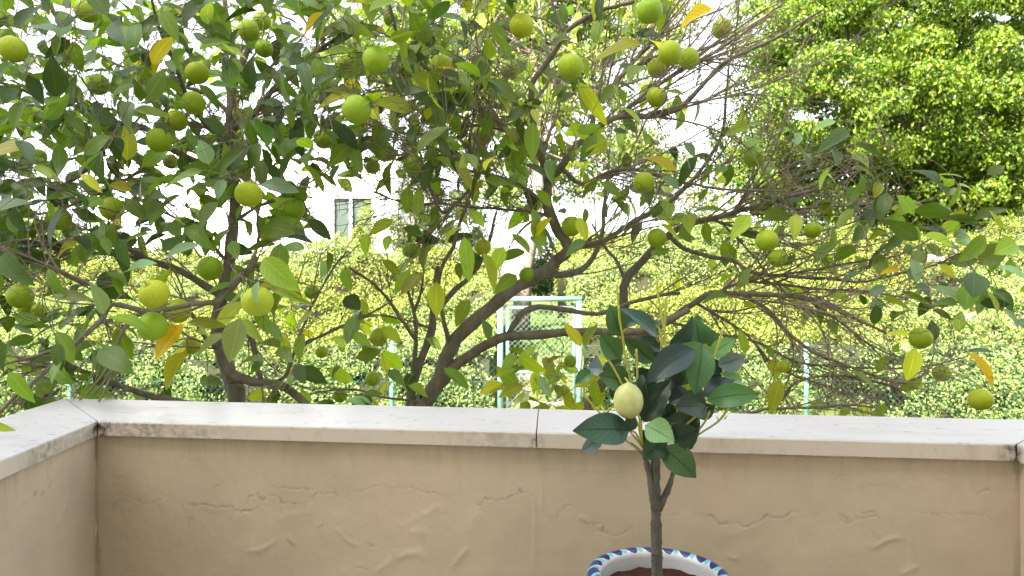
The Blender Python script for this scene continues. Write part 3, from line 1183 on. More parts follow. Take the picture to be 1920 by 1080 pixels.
fb = P(1740, 700, 17.5)
bg_tree('ficus_tree', 'huge dense glossy-leaved evergreen tree filling the upper right beyond the hedge', fb,
        [(fb[0], 17.5, 1.2), (fb[0] + .1, 17.4, 3.2), (fb[0] - .2, 17.3, 5.5), (fb[0], 17.5, 8)], blobs, 190000, 0.095, FC, bark=BARK_PALE, tr=0.35, sub=24, subr=0.44)

BC = [(0.16, 0.215, 0.035), (0.13, 0.185, 0.035), (0.20, 0.23, 0.045), (0.10, 0.15, 0.03)]
blobs = []
for (px, py, Y, r) in [(700, 60, 15.5, 0.9), (820, 40, 15, 1.1), (930, 90, 14.5, 1.1), (1060, 40, 15, 1.1), (1150, 130, 14.8, 0.85), (1010, 180, 14.5, 0.95), (890, 210, 15, 0.9), (1170, 260, 15, 0.75), (1080, 320, 15, 0.7),
                       (780, 160, 15.5, 0.85), (1000, -60, 15, 1.4), (1260, 40, 15.5, 0.6), (1260, 330, 15.6, 0.65), (940, 330, 15, 0.7), (1180, 20, 15, 0.9), (850, -60, 15, 1.3), (1000, 60, 16, 1.5), (1330, 400, 15.4, 0.5)]:
    blobs.append((P(px, py, Y), (r, r, r * 0.9)))
b0 = P(985, 560, 13.6)
bg_tree('garden_tree', 'airy light-green tree with pale trunk rising behind the gate', b0,
        [(b0[0] - .12, 13.6, 1.15), P(985, 500, 13.6), P(1000, 420, 13.7), P(1010, 300, 14), P(1000, 100, 14.4)], blobs, 75000, 0.09, BC, tr=0.19, sub=22, subr=0.42, bark=mat_bark('garden_tree_bark', (0.13, 0.095, 0.07), (0.26, 0.20, 0.16), 12))
OC = [(0.13, 0.16, 0.08), (0.10, 0.13, 0.07), (0.16, 0.18, 0.09)]
o0 = P(765, 470, 19)
bg_tree('olive_tree', 'small grey-green tree beside the window of the white house', o0,
        [(o0[0], 19, 1.4), (o0[0] + .05, 19, 2.6), (o0[0], 19, 3.6)], [(P(765, 420, 19), (.6, .6, .6)), (P(790, 360, 19), (.6, .6, .6)), (P(750, 450, 19), (.5, .5, .45)), (P(820, 440, 19), (.6, .6, .6)), (P(840, 330, 19.5), (.9, .8, .9)), (P(860, 420, 19.5), (.8, .7, .8)), (P(800, 280, 19.5), (.7, .7, .7))], 26000, 0.07, OC, tr=0.1, sub=14, subr=0.3)
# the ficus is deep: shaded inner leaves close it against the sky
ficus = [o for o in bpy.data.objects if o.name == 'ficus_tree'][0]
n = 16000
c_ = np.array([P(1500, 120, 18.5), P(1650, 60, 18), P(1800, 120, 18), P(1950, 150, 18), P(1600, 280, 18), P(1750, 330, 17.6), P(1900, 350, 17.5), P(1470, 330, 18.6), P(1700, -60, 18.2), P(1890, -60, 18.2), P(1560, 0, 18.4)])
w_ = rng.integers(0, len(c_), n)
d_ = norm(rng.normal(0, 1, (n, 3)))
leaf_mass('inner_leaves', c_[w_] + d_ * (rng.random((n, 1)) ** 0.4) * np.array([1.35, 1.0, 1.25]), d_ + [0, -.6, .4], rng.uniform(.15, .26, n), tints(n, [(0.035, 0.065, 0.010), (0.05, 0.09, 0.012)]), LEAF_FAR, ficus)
# shrubs
def shrub(label, blobs, n, size, cols, base):
    s = empty('shrub')
    tag(s, label, 'shrub')
    mb = MB()
    for c, r in blobs:
        mb.tube(spline(np.array([base, (np.array(base) + c) / 2 + [0.05, 0, 0], c]), 0.2), 0.02, 5, False)
    link('stem', mb.mesh('stem', True), BARK_PALE, s)
    P_, N_ = [], []
    for c, r in blobs:
        d = norm(rng.normal(0, 1, (n // len(blobs), 3)))
        P_.append(np.array(c) + d * np.array(r) * rng.uniform(0.35, 1, (len(d), 1)) ** 0.5)
        N_.append(d + [0, 0, .4])
    pos = np.vstack(P_)
    leaf_mass('foliage', pos, norm(np.vstack(N_)), rng.uniform(size * .7, size * 1.3, len(pos)), tints(len(pos), cols), LEAF_FAR, s)


shrub('dark green rounded shrub behind the turquoise gate', [(P(1045, 500, 17), (.55, .5, .8)), (P(1080, 480, 17), (.5, .5, .7)), (P(1010, 520, 17.2), (.4, .4, .5))], 9000, 0.07, [(0.035, 0.065, 0.015), (0.05, 0.08, 0.02)], (1.1, 17, 1.3))
shrub('bright yellow-green shrub in front of the white house window', [(P(690, 430, 20), (.32, .3, .9)), (P(672, 455, 20), (.25, .3, .5))], 3500, 0.06, [(0.22, 0.25, 0.05), (0.16, 0.2, 0.04)], (float(P(690, 500, 20)[0]), 20, 1.4))
shrub('dark green bush at the far left behind the orange trees', [(P(20, 460, 15), (1.2, .8, .9)), (P(-120, 420, 15), (1.2, .8, 1.1)), (P(110, 470, 15.2), (.8, .7, .6))], 9000, 0.075, FC, (float(P(20, 560, 15)[0]), 15, 1.2))

# spiky plant
ag = empty('yucca_plant')
tag(ag, 'pale spiky-leaved plant on the bank left of the big evergreen', 'plant')
yc = P(1352, 345, 15.0)
mb = MB()
mb.tube([(yc[0], 15, 1.3), (yc[0], 15, yc[2] - 0.05)], 0.07, 7)
link('trunk', mb.mesh('trunk', True), BARK_PALE, ag)
tm = leaf_template(0.75, 0.06, 0.15, 0.5, rows=4)
ym = mesh('leaf', tm[0], tm[1], True, uv=tm[2], tint=np.tile([0.30, 0.33, 0.18], (len(tm[0]), 1)))
for k in range(26):
    o = link('leaf', ym, LEAF_FAR, ag)
    a, el = rng.uniform(0, 6.28), rng.uniform(-0.2, 1.4)
    ax = np.array([math.cos(a) * math.cos(el), math.sin(a) * math.cos(el), math.sin(el)])
    Rm = frames(ax[None], np.array([[0.01, 0.02, 1.0]]))[0]
    o.matrix_local = Matrix.Translation(Vector(yc)) @ Matrix(Rm).to_4x4()
# low pale boundary stones on the bank
for (px, py, Y, w) in [(1745, 487, 10.6, 0.5), (1830, 598, 9.3, 0.36)]:
    c = P(px, py, Y)
    V, f4, f3 = tube_arrays(spline(np.array([c + [-w / 2, 0, -.02], c + [0, .02, .02], c + [w / 2, .03, -.03]]), 0.05), 0.06, 8, True, 0.18)
    o = link('rock', mesh('rock', V, [f4, f3], False), STONE)
    tag(o, 'pale rock showing on the bank near the top of the right hedge' if py < 500 else 'pale pinkish rock showing low in the right hedge', 'rock')

#==ORANGE==
# ---------------------------------------------------------------- orange trees
TREES = {}


class OTree:
    def __init__(self, label, base):
        self.o = empty('orange_tree')
        tag(self.o, label, 'tree', 'orange trees behind the balcony wall')
        self.px = []          # traced nodes: px, py, Y
        self.nodes, self.dirs, self.rad = [], [], []
        self.tw = MB()
        self.leaves = []      # (pos, axis, up, L, tintname)

    def limb(self, pts, w0, w1, Y0, Y1, name='branch', ground=False, attach=True):
        pts = np.array(pts, float)
        if attach and self.px:
            al = np.array(self.px)
            d = np.hypot(al[:, 0] - pts[0, 0], al[:, 1] - pts[0, 1])
            k = d.argmin()
            if d[k] < 45:
                Y0 = al[k, 2]
                pts[0] = al[k, :2]
        cum = np.r_[0, np.cumsum(np.linalg.norm(np.diff(pts, axis=0), axis=1))]
        t = cum / cum[-1]
        Y = Y0 + (Y1 - Y0) * t
        W = np.stack([P(x, y, yy) for (x, y), yy in zip(pts, Y)])
        if ground:
            W = np.vstack([[W[0][0] - 0.03, W[0][1] + 0.02, -0.05], W])
            t = np.r_[0, t]
            Y = np.r_[Y[0], Y]
        rad = (w0 + (w1 - w0) * t) / 2 / F * Y
        q = spline(np.c_[W, rad], 0.022)
        p, rr = q[:, :3], np.maximum(q[:, 3], 0.0012)
        jit = np.cumsum(rng.normal(0, 0.0012, p.shape), 0)
        jit -= np.linspace(0, 1, len(p))[:, None] * jit[-1]
        p = p + jit
        rr = rr * (1 + 0.10 * np.sin(np.arange(len(rr)) * 0.9 + rng.uniform(0, 6)) * rng.uniform(0.2, 1, len(rr)))
        V, f4, f3 = tube_arrays(p, rr, 9 if w0 > 9 else 6, True, 0.05)
        link(name, mesh(name, V, [f4, f3]), BARK, self.o)
        pj = proj(p)
        for k in range(len(p)):
            self.px.append((pj[k, 0], pj[k, 1], p[k, 1]))
        d = norm(np.gradient(p, axis=0))
        ok = p[:, 2] > 1.0
        self.nodes += list(p[ok])
        self.dirs += list(d[ok])
        self.rad += list(rr[ok])
        return self

    def twig(self, target, D, rmax=0.0035, r1=0.0011, sag=0.0, lvl=1):
        N = np.array(self.nodes)
        d = np.linalg.norm(N - target, axis=1)
        k = int(np.abs(d - D).argmin()) if d.min() < D else int(d.argmin())
        a = N[k]
        L = d[k]
        if L < 0.02:
            return None
        c = a + self.dirs[k] * L * 0.45 + rng.normal(0, 0.10, 3) * L
        n = max(4, int(L / 0.022))
        u = np.linspace(0, 1, n)[:, None]
        p = (1 - u) ** 2 * a + 2 * u * (1 - u) * c + u ** 2 * target
        p[1:-1] += np.cumsum(rng.normal(0, 0.0018, (n - 2, 3)), 0) * np.sin(u[1:-1] * math.pi)
        p[:, 2] -= sag * L * np.sin(u[:, 0] * math.pi) ** 2
        r0 = min(rmax * 1.25, self.rad[k] * 0.85, 0.0016 + L * 0.0105)
        rr = np.linspace(max(r0, r1), r1, n)
        self.tw.tube(p, rr, 4, False)
        dd = norm(np.gradient(p, axis=0))
        self.nodes += list(p[1:])
        self.dirs += list(dd[1:])
        self.rad += list(rr[1:])
        return p, dd

    def shoot(self, k, L, spread, curv, bias, lvl=0, r0=None):
        # a long bare shoot carrying on from node k in roughly its branch's direction, forking again
        a, d0 = self.nodes[k], self.dirs[k]
        d = norm(d0 + rng.normal(0, spread, 3) * np.array([1, 0.8, 1]) + np.array(bias))
        n = max(5, int(L / 0.025))
        cv = rng.normal(0, curv, 3) + np.array([0, 0, 0.10 * curv])
        pts = [a]
        for i in range(n):
            d = norm(d + cv / n + rng.normal(0, 0.035, 3))
            pts.append(pts[-1] + d * L / n)
        p = np.array(pts)
        r0 = r0 or min(self.rad[k] * 0.85, 0.0016 + L * 0.0055)
        rr = np.linspace(r0, 0.0010, len(p))
        self.tw.tube(p, rr, 4, False)
        dd = norm(np.gradient(p, axis=0))
        n0 = len(self.nodes)
        self.nodes += list(p[1:])
        self.dirs += list(dd[1:])
        self.rad += list(rr[1:])
        if lvl < 2:
            for q in range(rng.integers(1, 4) if lvl == 0 else rng.integers(0, 3)):
                j = n0 + int(rng.uniform(0.15, 0.9) * (n - 1))
                self.shoot(j, L * rng.uniform(0.3, 0.65), 0.42, curv * 1.1, (0, 0, 0), lvl + 1)
        return p, dd

    def spur(self, p, d, L, r=0.0011):
        n = 4
        e_ = norm(d + rng.normal(0, 0.8, 3))
        q = p + e_ * np.linspace(0, L, n)[:, None] + np.cumsum(rng.normal(0, L * 0.05, (n, 3)), 0) * np.linspace(0, 1, n)[:, None]
        self.tw.tube(q, np.linspace(r, 0.0005, n), 3, False)

    def put_leaf(self, p, ax, up, L, tn):
        self.leaves.append((np.array(p), norm(ax), norm(up), L, tn))


LT = OTree('leafy orange tree heavy with fruit at the left, dark upright trunk', None)
CT_ = OTree('orange tree in the middle with several forking grey trunks', None)
RT = OTree('sparse spreading orange tree at the right with long bare twigs', None)

# left tree
LT.limb([(446, 790), (440, 745), (426, 695), (415, 661), (407, 602), (419, 536), (426, 491), (433, 436), (437, 402), (437, 341), (430, 289), (430, 222), (441, 144)], 29, 14, 2.6, 2.75, 'trunk', True)
LT.limb([(441, 144), (436, 100), (430, 60), (422, 0), (418, -50)], 13, 7, 2.75, 2.7)
LT.limb([(441, 144), (467, 89), (485, 45), (504, 0), (516, -40)], 13, 6, 2.75, 2.9)
LT.limb([(437, 252), (470, 222), (519, 163), (556, 137), (590, 100), (628, 74), (680, 40)], 14, 5, 2.7, 2.5)
LT.limb([(425, 275), (400, 245), (381, 226), (350, 180), (330, 120), (300, 60), (280, -20)], 12, 4, 2.7, 2.3)
LT.limb([(422, 215), (393, 181), (350, 165), (280, 150), (200, 110), (120, 60)], 9, 3, 2.7, 2.9)
LT.limb([(437, 341), (370, 307), (319, 278), (278, 244), (222, 231), (200, 256), (178, 296), (150, 330), (110, 350)], 16, 6, 2.7, 2.4)
LT.limb([(222, 231), (150, 200), (90, 190), (20, 160), (-40, 150)], 9, 4, 2.5, 2.2)
LT.limb([(319, 278), (250, 330), (180, 370), (90, 400), (0, 400)], 7, 3, 2.55, 2.2)
LT.limb([(410, 560), (340, 510), (274, 487), (222, 454), (174, 443), (107, 458), (19, 447), (-40, 440)], 14, 7, 2.6, 2.5)
LT.limb([(274, 487), (230, 478), (185, 473), (144, 473), (93, 495), (30, 520)], 8, 3, 2.55, 2.7)
LT.limb([(480, 480), (470, 502), (441, 528), (411, 561), (359, 569), (281, 584), (252, 591), (230, 621), (219, 654), (207, 699), (175, 740)], 13, 4, 2.15, 1.95, attach=False)
LT.limb([(415, 580), (441, 528), (470, 502)], 14, 12, 2.6, 2.18)
LT.limb([(274, 582), (211, 573), (193, 599), (165, 625), (141, 647), (93, 691), (40, 735), (-20, 790)], 11, 6, 2.0, 1.85)
LT.limb([(141, 647), (90, 660), (37, 673), (-20, 690)], 8, 4, 1.95, 1.9)
LT.limb([(211, 569), (178, 539), (130, 517), (70, 490), (22, 469), (-30, 450)], 7, 3, 2.0, 1.9)
LT.limb([(415, 661), (385, 632), (359, 587)], 9, 6, 2.6, 2.4)
LT.limb([(425, 770), (350, 757), (289, 747), (222, 724), (159, 699), (122, 687), (60, 690)], 15, 8, 2.6, 2.4)
LT.limb([(407, 661), (444, 706), (519, 721), (552, 738), (575, 760)], 20, 15, 2.58, 2.5)
LT.limb([(463, 617), (475, 650), (481, 687), (490, 712)], 12, 9, 2.6, 2.55, attach=False)
LT.limb([(430, 610), (450, 615), (463, 617)], 9, 9, 2.6, 2.6)
LT.limb([(433, 420), (480, 390), (530, 370), (600, 330)], 7, 3, 2.75, 2.9)
LT.limb([(426, 491), (380, 440), (320, 400), (255, 391), (200, 420)], 7, 3, 2.65, 2.3)
LT.limb([(500, 715), (535, 705), (556, 647), (570, 610), (593, 558), (640, 484), (655, 470)], 7, 3, 2.5, 2.55)
LT.limb([(532, 705), (554, 661), (591, 636), (665, 602), (735, 565)], 6, 3, 2.5, 2.6)
LT.limb([(470, 520), (483, 460), (484, 400), (480, 330)], 7, 4, 2.15, 2.1)

# middle tree
CT_.limb([(792, 800), (798, 760), (824, 713), (836, 669), (854, 639), (891, 602), (924, 576), (961, 547), (1013, 517), (1050, 487), (1067, 469), (1045, 432), (1030, 398), (1024, 375), (1028, 344)], 31, 19, 2.75, 2.75, 'trunk', True)
CT_.limb([(780, 800), (769, 758), (776, 713), (795, 661), (810, 617), (813, 587), (817, 547), (822, 500)], 20, 12, 2.78, 2.9, 'trunk', True, attach=False)
CT_.limb([(776, 720), (776, 702), (780, 635), (776, 587), (761, 543), (739, 524)], 11, 5, 2.78, 2.85)
CT_.limb([(777, 640), (747, 587), (717, 547), (687, 521), (654, 502)], 8, 4, 2.78, 2.7)
CT_.limb([(776, 587), (788, 545), (792, 510), (790, 480), (778, 420)], 6, 3, 2.8, 2.9)
CT_.limb([(815, 590), (835, 565), (855, 542), (880, 520), (910, 470), (930, 400)], 12, 5, 2.85, 3.0)
CT_.limb([(845, 655), (832, 602), (823, 558), (826, 510), (850, 465), (861, 424), (873, 391), (890, 330), (880, 260), (900, 190)], 9, 4, 2.7, 2.5)
CT_.limb([(812, 752), (836, 710), (858, 684), (891, 661), (924, 643), (954, 632), (1013, 628), (1058, 624), (1120, 621), (1200, 620), (1253, 598), (1293, 580)], 21, 12, 2.75, 2.6)
CT_.limb([(950, 633), (976, 591), (1010, 578), (1061, 584), (1120, 590), (1182, 569), (1227, 558), (1275, 550)], 12, 6, 2.7, 2.8)
CT_.limb([(1028, 344), (1016, 293), (1004, 252), (997, 207), (997, 159), (1019, 122), (1045, 85), (1060, 59), (1082, 41), (1127, 17), (1193, 2)], 15, 7, 2.75, 2.4)
CT_.limb([(1058, 65), (1045, 30), (1036, 0), (1030, -40)], 8, 5, 2.5, 2.5)
CT_.limb([(1000, 215), (1010, 180), (1030, 150), (1025, 100), (1015, 50), (1010, 0)], 7, 4, 2.7, 2.9)
CT_.limb([(1028, 344), (1053, 315), (1075, 281), (1108, 252), (1141, 228), (1182, 219), (1227, 222), (1275, 207), (1315, 167), (1360, 120), (1440, 80), (1540, 20)], 15, 4, 2.75, 2.4)
CT_.limb([(1104, 237 + 12), (1119, 200), (1149, 163), (1171, 137), (1201, 122), (1234, 107), (1293, 100), (1364, 74), (1450, 20)], 10, 4, 2.7, 2.8)
CT_.limb([(1153, 225), (1182, 196), (1219, 167), (1275, 130), (1330, 104), (1404, 56), (1471, 4)], 8, 3, 2.65, 2.6)
CT_.limb([(1171, 137), (1220, 80), (1250, 40), (1280, -10)], 6, 3, 2.7, 2.6)
CT_.limb([(1020, 300), (1010, 285), (995, 278), (958, 252), (924, 222), (891, 204), (873, 178), (850, 152), (813, 141), (776, 107), (750, 81), (732, 22), (725, -30)], 13, 5, 2.72, 2.3)
CT_.limb([(958, 252), (900, 235), (850, 240), (780, 250), (700, 240)], 6, 3, 2.6, 2.4)
CT_.limb([(891, 204), (800, 185), (730, 160), (690, 150)], 6, 3, 2.5, 2.3)
CT_.limb([(1030, 380), (980, 350), (930, 330), (880, 320), (820, 280), (760, 270)], 8, 3, 2.75, 2.6)
CT_.limb([(1035, 410), (985, 395), (920, 390), (850, 385), (770, 380), (700, 360)], 6, 3, 2.75, 2.9)
CT_.limb([(1016, 293), (1030, 250), (1048, 200), (1040, 160)], 7, 4, 2.72, 2.9)
CT_.limb([(1064, 470), (1097, 461), (1134, 454), (1167, 432), (1204, 410), (1256, 380), (1293, 344), (1315, 318), (1341, 274), (1356, 237), (1360, 193), (1367, 120)], 12, 4, 2.75, 2.5)
CT_.limb([(1019, 524), (1071, 513), (1101, 495), (1119, 469), (1130, 428), (1134, 380), (1140, 320)], 14, 5, 2.75, 2.9)
CT_.limb([(1053, 320), (1090, 345), (1140, 325), (1190, 318), (1240, 330), (1300, 345), (1380, 355), (1480, 360)], 9, 3, 2.75, 2.5)
CT_.limb([(810, 620), (760, 600), (700, 590), (650, 600)], 4, 2, 2.8, 2.7)
CT_.limb([(800, 755), (720, 745), (660, 730), (600, 735), (570, 745)], 5, 3, 2.75, 2.6)
CT_.limb([(880, 350), (830, 400), (800, 330), (790, 290)], 7, 4, 2.75, 2.8)

# right tree
RT.limb([(1100, 800), (1108, 767), (1123, 724), (1153, 676), (1171, 610), (1171, 565), (1175, 528), (1197, 502), (1219, 476), (1245, 450), (1282, 424), (1330, 410), (1367, 402), (1440, 380), (1560, 350)], 24, 5, 2.95, 2.7, 'trunk', True)
RT.limb([(1171, 525), (1156, 487), (1134, 461), (1110, 420)], 8, 4, 2.92, 3.0)
RT.limb([(1178, 640), (1200, 630), (1253, 600), (1302, 565), (1335, 548), (1391, 550), (1447, 552), (1502, 556), (1539, 565), (1595, 595), (1661, 624)], 15, 5, 2.92, 2.5)
RT.limb([(1395, 552), (1436, 580), (1458, 602), (1487, 632), (1517, 654), (1539, 665), (1587, 684), (1636, 702), (1700, 720)], 9, 3, 2.8, 2.5)
RT.limb([(1255, 452), (1282, 465), (1330, 480), (1373, 491), (1402, 510), (1443, 519), (1539, 524), (1613, 528), (1687, 510), (1743, 499), (1810, 470)], 9, 3, 2.88, 2.5)
RT.limb([(1443, 519), (1520, 505), (1600, 490), (1680, 480), (1760, 440)], 5, 3, 2.7, 2.6)
RT.limb([(1335, 548), (1400, 530), (1500, 540), (1600, 548), (1700, 560), (1790, 570)], 6, 3, 2.8, 2.7)
RT.limb([(1120, 775), (1300, 790), (1443, 769), (1473, 743), (1495, 721), (1547, 706), (1613, 710), (1700, 735)], 9, 3, 2.95, 2.5)
RT.limb([(1443, 769), (1520, 765), (1600, 760), (1680, 770)], 6, 3, 2.75, 2.5)
RT.limb([(1302, 565), (1340, 590), (1400, 630), (1460, 690), (1540, 720)], 6, 3, 2.9, 2.8)
RT.limb([(1253, 605), (1330, 620), (1420, 640), (1500, 680), (1600, 690), (1720, 690), (1810, 670)], 6, 2.5, 2.9, 2.6)
RT.limb([(1502, 556), (1570, 600), (1640, 650), (1720, 680)], 5, 2.5, 2.65, 2.6)
RT.limb([(1330, 412), (1400, 430), (1480, 440), (1560, 425), (1640, 400)], 6, 3, 2.85, 2.6)
RT.limb([(1367, 402), (1420, 350), (1480, 310), (1540, 290), (1600, 270)], 5, 2.5, 2.8, 2.6)
RT.limb([(1400, 395), (1500, 390), (1600, 385), (1700, 380), (1790, 400)], 5, 2.5, 2.8, 2.7)

# twigs: zones of the crown (photo window, depth range), n twigs, reach, leaves per twig, tint weights, sag
#  x0, x1, y0, y1, Y0, Y1, n, D0, D1, leaves, mixture
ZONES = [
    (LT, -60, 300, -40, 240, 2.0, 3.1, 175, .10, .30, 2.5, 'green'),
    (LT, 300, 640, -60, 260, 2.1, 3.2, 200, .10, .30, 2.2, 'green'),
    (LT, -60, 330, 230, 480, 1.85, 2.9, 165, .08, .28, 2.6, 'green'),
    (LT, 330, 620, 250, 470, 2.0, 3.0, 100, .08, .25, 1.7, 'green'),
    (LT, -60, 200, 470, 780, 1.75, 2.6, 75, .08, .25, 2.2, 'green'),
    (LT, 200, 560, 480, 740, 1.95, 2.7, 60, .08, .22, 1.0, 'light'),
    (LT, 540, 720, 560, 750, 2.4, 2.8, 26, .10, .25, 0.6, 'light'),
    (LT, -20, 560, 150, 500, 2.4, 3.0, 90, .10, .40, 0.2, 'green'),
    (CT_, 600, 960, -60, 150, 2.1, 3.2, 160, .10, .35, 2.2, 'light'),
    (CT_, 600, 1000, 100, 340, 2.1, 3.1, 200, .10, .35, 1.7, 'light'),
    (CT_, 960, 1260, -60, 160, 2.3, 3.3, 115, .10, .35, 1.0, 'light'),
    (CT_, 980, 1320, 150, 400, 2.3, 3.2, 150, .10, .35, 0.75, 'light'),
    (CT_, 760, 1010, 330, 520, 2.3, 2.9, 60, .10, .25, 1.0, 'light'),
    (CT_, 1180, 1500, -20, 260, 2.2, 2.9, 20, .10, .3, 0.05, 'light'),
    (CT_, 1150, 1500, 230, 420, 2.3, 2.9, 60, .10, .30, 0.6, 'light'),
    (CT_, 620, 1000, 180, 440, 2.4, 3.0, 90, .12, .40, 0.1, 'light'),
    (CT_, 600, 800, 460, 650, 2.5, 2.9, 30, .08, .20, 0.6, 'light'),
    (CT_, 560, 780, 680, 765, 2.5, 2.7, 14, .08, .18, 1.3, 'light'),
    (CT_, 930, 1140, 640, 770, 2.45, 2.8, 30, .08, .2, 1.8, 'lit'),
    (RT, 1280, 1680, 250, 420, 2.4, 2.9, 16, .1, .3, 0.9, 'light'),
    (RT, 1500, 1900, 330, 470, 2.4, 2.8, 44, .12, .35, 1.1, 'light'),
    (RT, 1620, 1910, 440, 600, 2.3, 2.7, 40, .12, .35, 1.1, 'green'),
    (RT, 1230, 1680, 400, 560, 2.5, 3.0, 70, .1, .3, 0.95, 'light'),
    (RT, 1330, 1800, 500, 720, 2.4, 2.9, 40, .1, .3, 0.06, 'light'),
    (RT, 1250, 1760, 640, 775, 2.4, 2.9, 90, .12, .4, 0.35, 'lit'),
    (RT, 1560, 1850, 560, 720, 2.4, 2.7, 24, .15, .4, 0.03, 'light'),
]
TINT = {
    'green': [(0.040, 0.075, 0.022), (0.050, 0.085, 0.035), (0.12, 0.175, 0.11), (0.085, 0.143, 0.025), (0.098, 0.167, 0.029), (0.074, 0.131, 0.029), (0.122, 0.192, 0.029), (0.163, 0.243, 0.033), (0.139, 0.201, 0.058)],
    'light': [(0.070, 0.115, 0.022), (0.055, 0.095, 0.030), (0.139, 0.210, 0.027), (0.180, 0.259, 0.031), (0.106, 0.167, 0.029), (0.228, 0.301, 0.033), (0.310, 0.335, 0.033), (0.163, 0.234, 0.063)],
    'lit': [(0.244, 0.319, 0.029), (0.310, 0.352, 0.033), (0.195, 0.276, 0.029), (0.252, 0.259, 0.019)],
    'yellow': [(0.525, 0.410, 0.019), (0.441, 0.378, 0.022), (0.378, 0.367, 0.025)],
    'ochre': [(0.578, 0.356, 0.019)],
    'pale': [(0.300, 0.340, 0.130), (0.273, 0.346, 0.062)],
    'blue': [(0.155, 0.240, 0.163), (0.186, 0.279, 0.194)],
}
UPV = np.array([0, -0.6, 0.9])


def rand_leaf(tree, p, d, mixn, s=1.0):
    ax = d * 0.6 + rng.normal(0, 0.6, 3) + np.array([0, -0.10, -0.22])
    up = UPV + rng.normal(0, 0.5, 3)
    L = float(np.clip(rng.normal(0.096, 0.019), 0.05, 0.14)) * s
    tree.put_leaf(p, ax, up, L, mixn if rng.random() > 0.025 else 'yellow')


# long bare shoots: tree, window of the limb nodes they leave from, number, length, spread, curvature, bias
SHOOTS = [
    (CT_, 1080, 1300, 60, 260, 40, .35, .8, .30, .5, (.10, 0, .10)), (CT_, 1050, 1300, 300, 480, 26, .25, .6, .30, .5, (.15, 0, .05)), (CT_, 1240, 1400, 100, 370, 16, .25, .6, .26, .5, (.15, 0, .02)),
    (RT, 1230, 1420, 390, 600, 27, .35, .85, .32, .7, (.20, 0, .0)), (RT, 1330, 1520, 300, 470, 20, .25, .6, .34, .7, (.15, 0, .05)), (RT, 1380, 1640, 500, 720, 34, .25, .7, .36, .7, (.12, 0, -.02)), (RT, 1330, 1640, 690, 780, 16, .2, .5, .25, .5, (.1, 0, .05)),
    (CT_, 880, 1060, 200, 420, 40, .2, .45, .5, .6, (0, 0, .05)), (CT_, 700, 900, 60, 390, 36, .2, .45, .45, .6, (-.1, 0, -.05)), (CT_, 1050, 1280, 440, 600, 20, .2, .5, .35, .5, (.1, 0, .0)), (CT_, 690, 850, 480, 700, 16, .12, .3, .4, .6, (0, 0, .1)),
    (LT, 420, 640, 60, 420, 40, .2, .5, .5, .6, (.1, 0, .0)), (CT_, 640, 860, 150, 420, 24, .2, .45, .45, .6, (-.15, 0, -.05)),
    (LT, 100, 460, 180, 480, 46, .2, .5, .45, .6, (0, 0, 0)), (LT, 0, 420, 430, 720, 40, .2, .5, .4, .6, (-.05, 0, 0)), (LT, 440, 680, 460, 740, 18, .15, .35, .4, .6, (.1, 0, .1)),
]
for (tr, x0, x1, y0, y1, n, L0_, L1_, sp_, cv_, bi_) in SHOOTS:
    pj = proj(np.array(tr.nodes))
    sel = np.where((pj[:, 0] > x0) & (pj[:, 0] < x1) & (pj[:, 1] > y0) & (pj[:, 1] < y1) & (np.array(tr.rad) > 0.003))[0]
    for k in rng.choice(sel, n):
        p, d = tr.shoot(int(k), rng.uniform(L0_, L1_), sp_, cv_, bi_)
        for q in range(rng.integers(0, 5)):
            i = rng.integers(2, len(p))
            tr.spur(p[i], d[i], rng.uniform(0.015, 0.06))

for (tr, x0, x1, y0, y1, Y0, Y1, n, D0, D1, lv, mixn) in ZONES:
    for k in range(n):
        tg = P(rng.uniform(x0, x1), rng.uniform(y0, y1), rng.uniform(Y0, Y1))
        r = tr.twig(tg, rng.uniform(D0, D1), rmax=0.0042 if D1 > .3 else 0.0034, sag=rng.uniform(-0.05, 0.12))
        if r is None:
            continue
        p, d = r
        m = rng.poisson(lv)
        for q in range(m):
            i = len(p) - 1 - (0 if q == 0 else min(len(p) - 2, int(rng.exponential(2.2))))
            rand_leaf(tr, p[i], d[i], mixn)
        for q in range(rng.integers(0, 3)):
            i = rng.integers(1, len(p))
            tr.spur(p[i], d[i], rng.uniform(0.015, 0.07))

